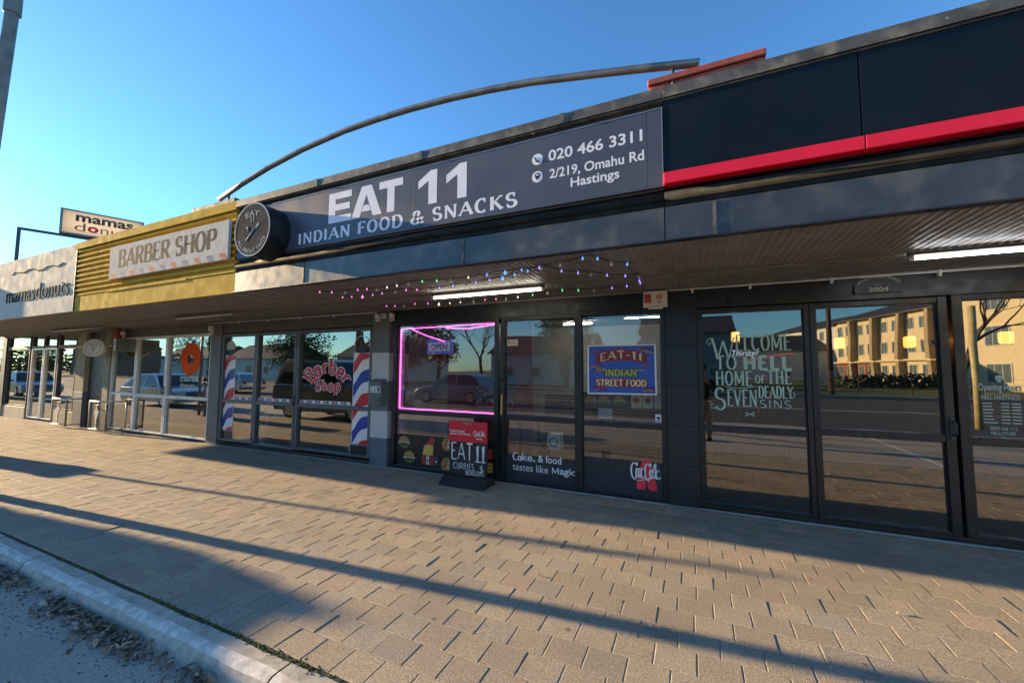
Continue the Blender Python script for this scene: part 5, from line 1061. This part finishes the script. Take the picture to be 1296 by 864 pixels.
def bare_tree(x, y, h, seed, lb, r0=.22):
    t = thing('bare_tree', lb, 'tree', (x, y, 0), 'street trees'); rr = random.Random(seed); tr = MB(); br = MB()
    def grow(mb, p, d, L, r, lev):
        pts = [p]; n = 4
        for i in range(n):
            d = (d+Vector((rr.gauss(0, .13), rr.gauss(0, .13), rr.gauss(.04, .08)))).normalized(); p = p+d*L/n; pts.append(p)
        mb.tube(pts, [r*(1-.45*i/n) for i in range(n+1)], 7 if lev < 2 else 4, False)
        if lev >= 5: return
        for k in range(3 if lev < 4 else 2):
            ax = Vector((rr.gauss(0, 1), rr.gauss(0, 1), rr.gauss(0, .6))); dd = (d+ax.normalized()*rr.uniform(.55, .95)+Vector((0, 0, .12))).normalized()
            grow(br, pts[-1-(k % 2)], dd, L*rr.uniform(.6, .8), r*.52, lev+1)
    grow(tr, Vector((x, y, -.05)), Vector((0, 0, 1)), h*.34, r0, 0); tr.build('trunk', bark, t); br.build('branches', bark, t)
bare_tree(-15.0, -4.6, 7.5, 3, 'large bare winter tree across the parking lane, mirrored in barber window')
bare_tree(-19.5, -24.6, 9, 6, 'bare winter tree on the far verge, mirrored in takeaway door')
bare_tree(15.5, -25.4, 10, 8, 'bare winter tree on the far verge right, mirrored in rightmost window')
def leafy_tree(x, y, h, r, seed, lb, n=2600):
    t = thing('leafy_tree', lb, 'tree', (x, y, 0), 'street trees'); rr = random.Random(seed); s = MB(); s.tube([(x, y, 0), (x+.1, y, h*.3), (x, y+.1, h*.7)], [.25, .18, .06], 8)
    for k in range(7):
        a = k*.9; s.tube([(x, y, h*(.25+.06*k)), (x+r*.6*math.cos(a), y+r*.6*math.sin(a), h*(.4+.07*k))], [.08, .02], 5)
    s.build('trunk', bark, t); c = MB()
    for k in range(12): a = rr.random()*6.28; q = rr.uniform(.1, .7)*r; bush(c, (x+q*math.cos(a), y+q*math.sin(a), h*rr.uniform(.35, .85)), (r*.5, r*.5, h*.16), n//12, rr, .16)
    c.build('crown', leafgreen, t)
leafy_tree(-24, -24, 6.5, 2.8, 31, 'dense evergreen on the far verge, mirrored in left of barber window')
leafy_tree(-10.5, -17.5+-7, 9, 2.4, 33, 'tall dark evergreen on the far verge, mirrored in takeaway door'); leafy_tree(-45, -25, 8, 4, 35, 'wide evergreen far along the verge, mirrored in donut shop glass'); leafy_tree(-33, -30, 7, 3.2, 37, 'evergreen beside the white house, mirrored in barber glass')
def house(x, y, w, d, h, mt, lb):
    t = thing('house', lb, 'house', (x, y, 0), 'houses across the road'); s = MB(); s.box(x-w/2, x+w/2, y-d/2, y+d/2, 0, h); s.build('wall', mt, t)
    s = MB(); s.prism([(y-d/2-.4, h), (y+d/2+.4, h), (y, h+d*.28)], x-w/2-.4, x+w/2+.4); s.build('roof', roofdark, t)
    for k in (-.3, 0, .3):
        s = MB(); s.box(x+w*k-.6, x+w*k+.6, y+d/2, y+d/2+.04, .9, 2.1); o = s.build('window', winf, t); s = MB(); s.box(x+w*k-.52, x+w*k+.52, y+d/2+.04, y+d/2+.05, .98, 2.02); s.build('pane', winm, o)
house(-15.5, -34, 11, 8, 3.4, white, 'long white house across the road, mirrored in takeaway door'); house(-1, -46, 10, 9, 6, M('blue grey cladding', (.2, .23, .25), .7), 'blue grey tall house across the road, mirrored in poster window'); house(-40, -36, 13, 9, 3.2, stuccow, 'cream house across the road, mirrored in barber glass'); house(-66, -36, 14, 9, 3.2, white, 'white house far along the road, mirrored in donut shop glass'); house(5, -75, 30, 10, 5, stuccow, 'distant pale hall across the lawn, mirrored in pizza shop window')
house(-92, -40, 18, 9, 3.6, stuccow, 'cream long house far along the road, mirrored in far donut shop glass'); house(-125, -38, 16, 10, 6, M('brown brick wall', (.22, .13, .09), .8), 'brown brick two storey house farthest along the road')
for i_, x_ in enumerate((-54, -78, -108, -140)): leafy_tree(x_, -29, 6.5+i_ % 2*1.5, 3.6, 50+i_, ('broad evergreen between the cream and white houses across the road', 'broad evergreen between white house and long cream house', 'evergreen between long cream house and brown brick house', 'evergreen beyond the brown brick house')[i_], 1500)
s = MB(); rr = random.Random(77)
for k in range(46): bush(s, (-150-6.5*k, -34-rr.uniform(0, 40)-k*.6, 3), (7, 6, rr.uniform(3.5, 7)), 90, rr, .9)
s.build('distant_trees', leafgreen, None, 'far belt of dark trees along the road beyond the houses', 'trees', None, 'stuff')
t = thing('power_pole', 'dark timber power pole on the far verge, mirrored in tinted door', 'pole', (9.0, -25.6, 0)); s = MB(); s.tube([(9, -25.6, -.05), (9, -25.6, 9.5)], [.19, .14], 10); s.build('pole', bark, t); s = MB(); s.bbox(7.9, 10.1, -25.68, -25.52, 8.7, 8.85, .02); s.build('crossarm', bark, t)
t = thing('steel_post', 'yellow painted steel post at the near kerb right, mirrored in rightmost window', 'post', (7.7, -6.1, -.09)); s = MB(); s.tube([(7.7, -6.1, -.09), (7.7, -6.1, 3.6)], .09, 12); s.build('post', M('cream post paint', (.6, .5, .25), .5), t)
t = thing('street_name_sign', 'blue street name blades on a thin post across the road, mirrored in rightmost window', 'sign', (12, -14, 0)); s = MB(); s.tube([(14.6, -24.4, 0), (14.6, -24.4, 3.6)], .04, 8); s.build('post', steel, t); s = MB(); s.bbox(14.1, 15.1, -24.42, -24.38, 3.4, 3.65, .01); s.bbox(14.58, 14.62, -24.9, -23.9, 3.1, 3.36, .01); s.build('blade', bluevinyl, t)

# ================================================================== PHOTOGRAPHER (mirrored in the pizza shop window)
def skinmesh(name, verts, edges, radii, mat, parent, sub=2):
    me = bpy.data.meshes.new(name); me.from_pydata([Vector(v) for v in verts], edges, []); me.materials.append(mat)
    o = bpy.data.objects.new(name, me); C.objects.link(o); o.parent = parent
    md = o.modifiers.new('skin', 'SKIN'); md.use_smooth_shade = True; sl = me.skin_vertices[0].data
    for i, r in enumerate(radii): sl[i].radius = (r, r) if not isinstance(r, tuple) else r; sl[i].use_root = (i == 0)
    o.modifiers.new('sub', 'SUBSURF').levels = sub; o.modifiers['sub'].render_levels = sub
    return o
px, py, gz = .17, -.40, -.09
t = thing('person', 'person in black jacket and khaki trousers holding up a phone, mirrored in glass', 'person', (px, py, gz))
V_ = [(0, 0, .95), (0, 0, 1.15), (0, .0, 1.42), (0, .02, 1.55), (0, .04, 1.66), (0, .05, 1.76), (.20, 0, 1.44), (.27, .10, 1.18), (.11, .34, 1.40), (.06, .36, 1.52), (-.20, 0, 1.44), (-.27, .10, 1.18), (-.13, .34, 1.40), (-.14, .36, 1.52), (.10, 0, .90), (.12, .02, .50), (.12, -.02, .10), (.13, .13, .05), (-.10, 0, .90), (-.12, .03, .50), (-.12, -.02, .10), (-.13, .13, .05)]
E_ = [(0, 1), (1, 2), (2, 3), (3, 4), (4, 5), (2, 6), (6, 7), (7, 8), (8, 9), (2, 10), (10, 11), (11, 12), (12, 13), (0, 14), (14, 15), (15, 16), (16, 17), (0, 18), (18, 19), (19, 20), (20, 21)]
R_ = [.13, .12, .12, .055, .085, .08, .06, .045, .03, .03, .06, .045, .03, .03, .085, .06, .045, .035, .085, .06, .045, .035]
skinmesh('body', V_, E_, R_, skin, t)
j = [0, 1, 2, 6, 7, 8, 10, 11, 12]; mp = {v: i for i, v in enumerate(j)}
jv = [V_[i] for i in j]; skinmesh('jacket', jv, [(mp[a], mp[b]) for a, b in E_ if a in mp and b in mp], [.17, .165, .16, .085, .068, .05, .085, .068, .05], jacket, t)
j = [0, 14, 15, 16, 18, 19, 20]; mp = {v: i for i, v in enumerate(j)}; skinmesh('trousers', [V_[i] for i in j], [(mp[a], mp[b]) for a, b in E_ if a in mp and b in mp], [.15, .105, .082, .07, .105, .082, .07], khaki, t)
s = MB(); s.sphere((px, py+.02, gz+1.79), .108, 14, (.92, 1.0, .95)); s.build('hair', hairm, t)
s = MB()
for sg in (-1, 1): s.sphere((px+sg*.035, py+.132, gz+1.725), .013, 8)
s.build('eye', black, t); s = MB(); s.sphere((px, py+.145, gz+1.69), .018, 8, (.7, 1, 1.5)); s.build('nose', skin, t)
for sg in (-1, 1):
    s = MB(); hx = px+(.06 if sg > 0 else -.14); hz = gz+1.52; hy = py+.36
    for k in range(4): s.tube([(hx, hy, hz+.02+.018*k), (hx-sg*.04, hy+.035, hz+.03+.018*k), (hx-sg*.07, hy+.02, hz+.03+.018*k)], [.010, .009, .007], 6)
    s.tube([(hx, hy, hz), (hx-sg*.03, hy-.03, hz+.03), (hx-sg*.05, hy-.03, hz+.06)], [.012, .011, .008], 6); s.build('hand', skin, t)
    s = MB(); fx = px+sg*.12; s.bbox(fx-.05, fx+.05, py-.09, py+.19, gz, gz+.10, .035); s.build('shoe', black, t)
t = thing('smartphone', 'black phone held up by the person, mirrored in glass', 'phone', (.1, -.04, 1.55)); s = MB(); s.bbox(-.03, .13, -.055, -.046, 1.545, 1.625, .004); s.build('case', black, t); s = MB(); s.disc(0, -.045, 1.6, .012); s.build('lens', carglass, t)
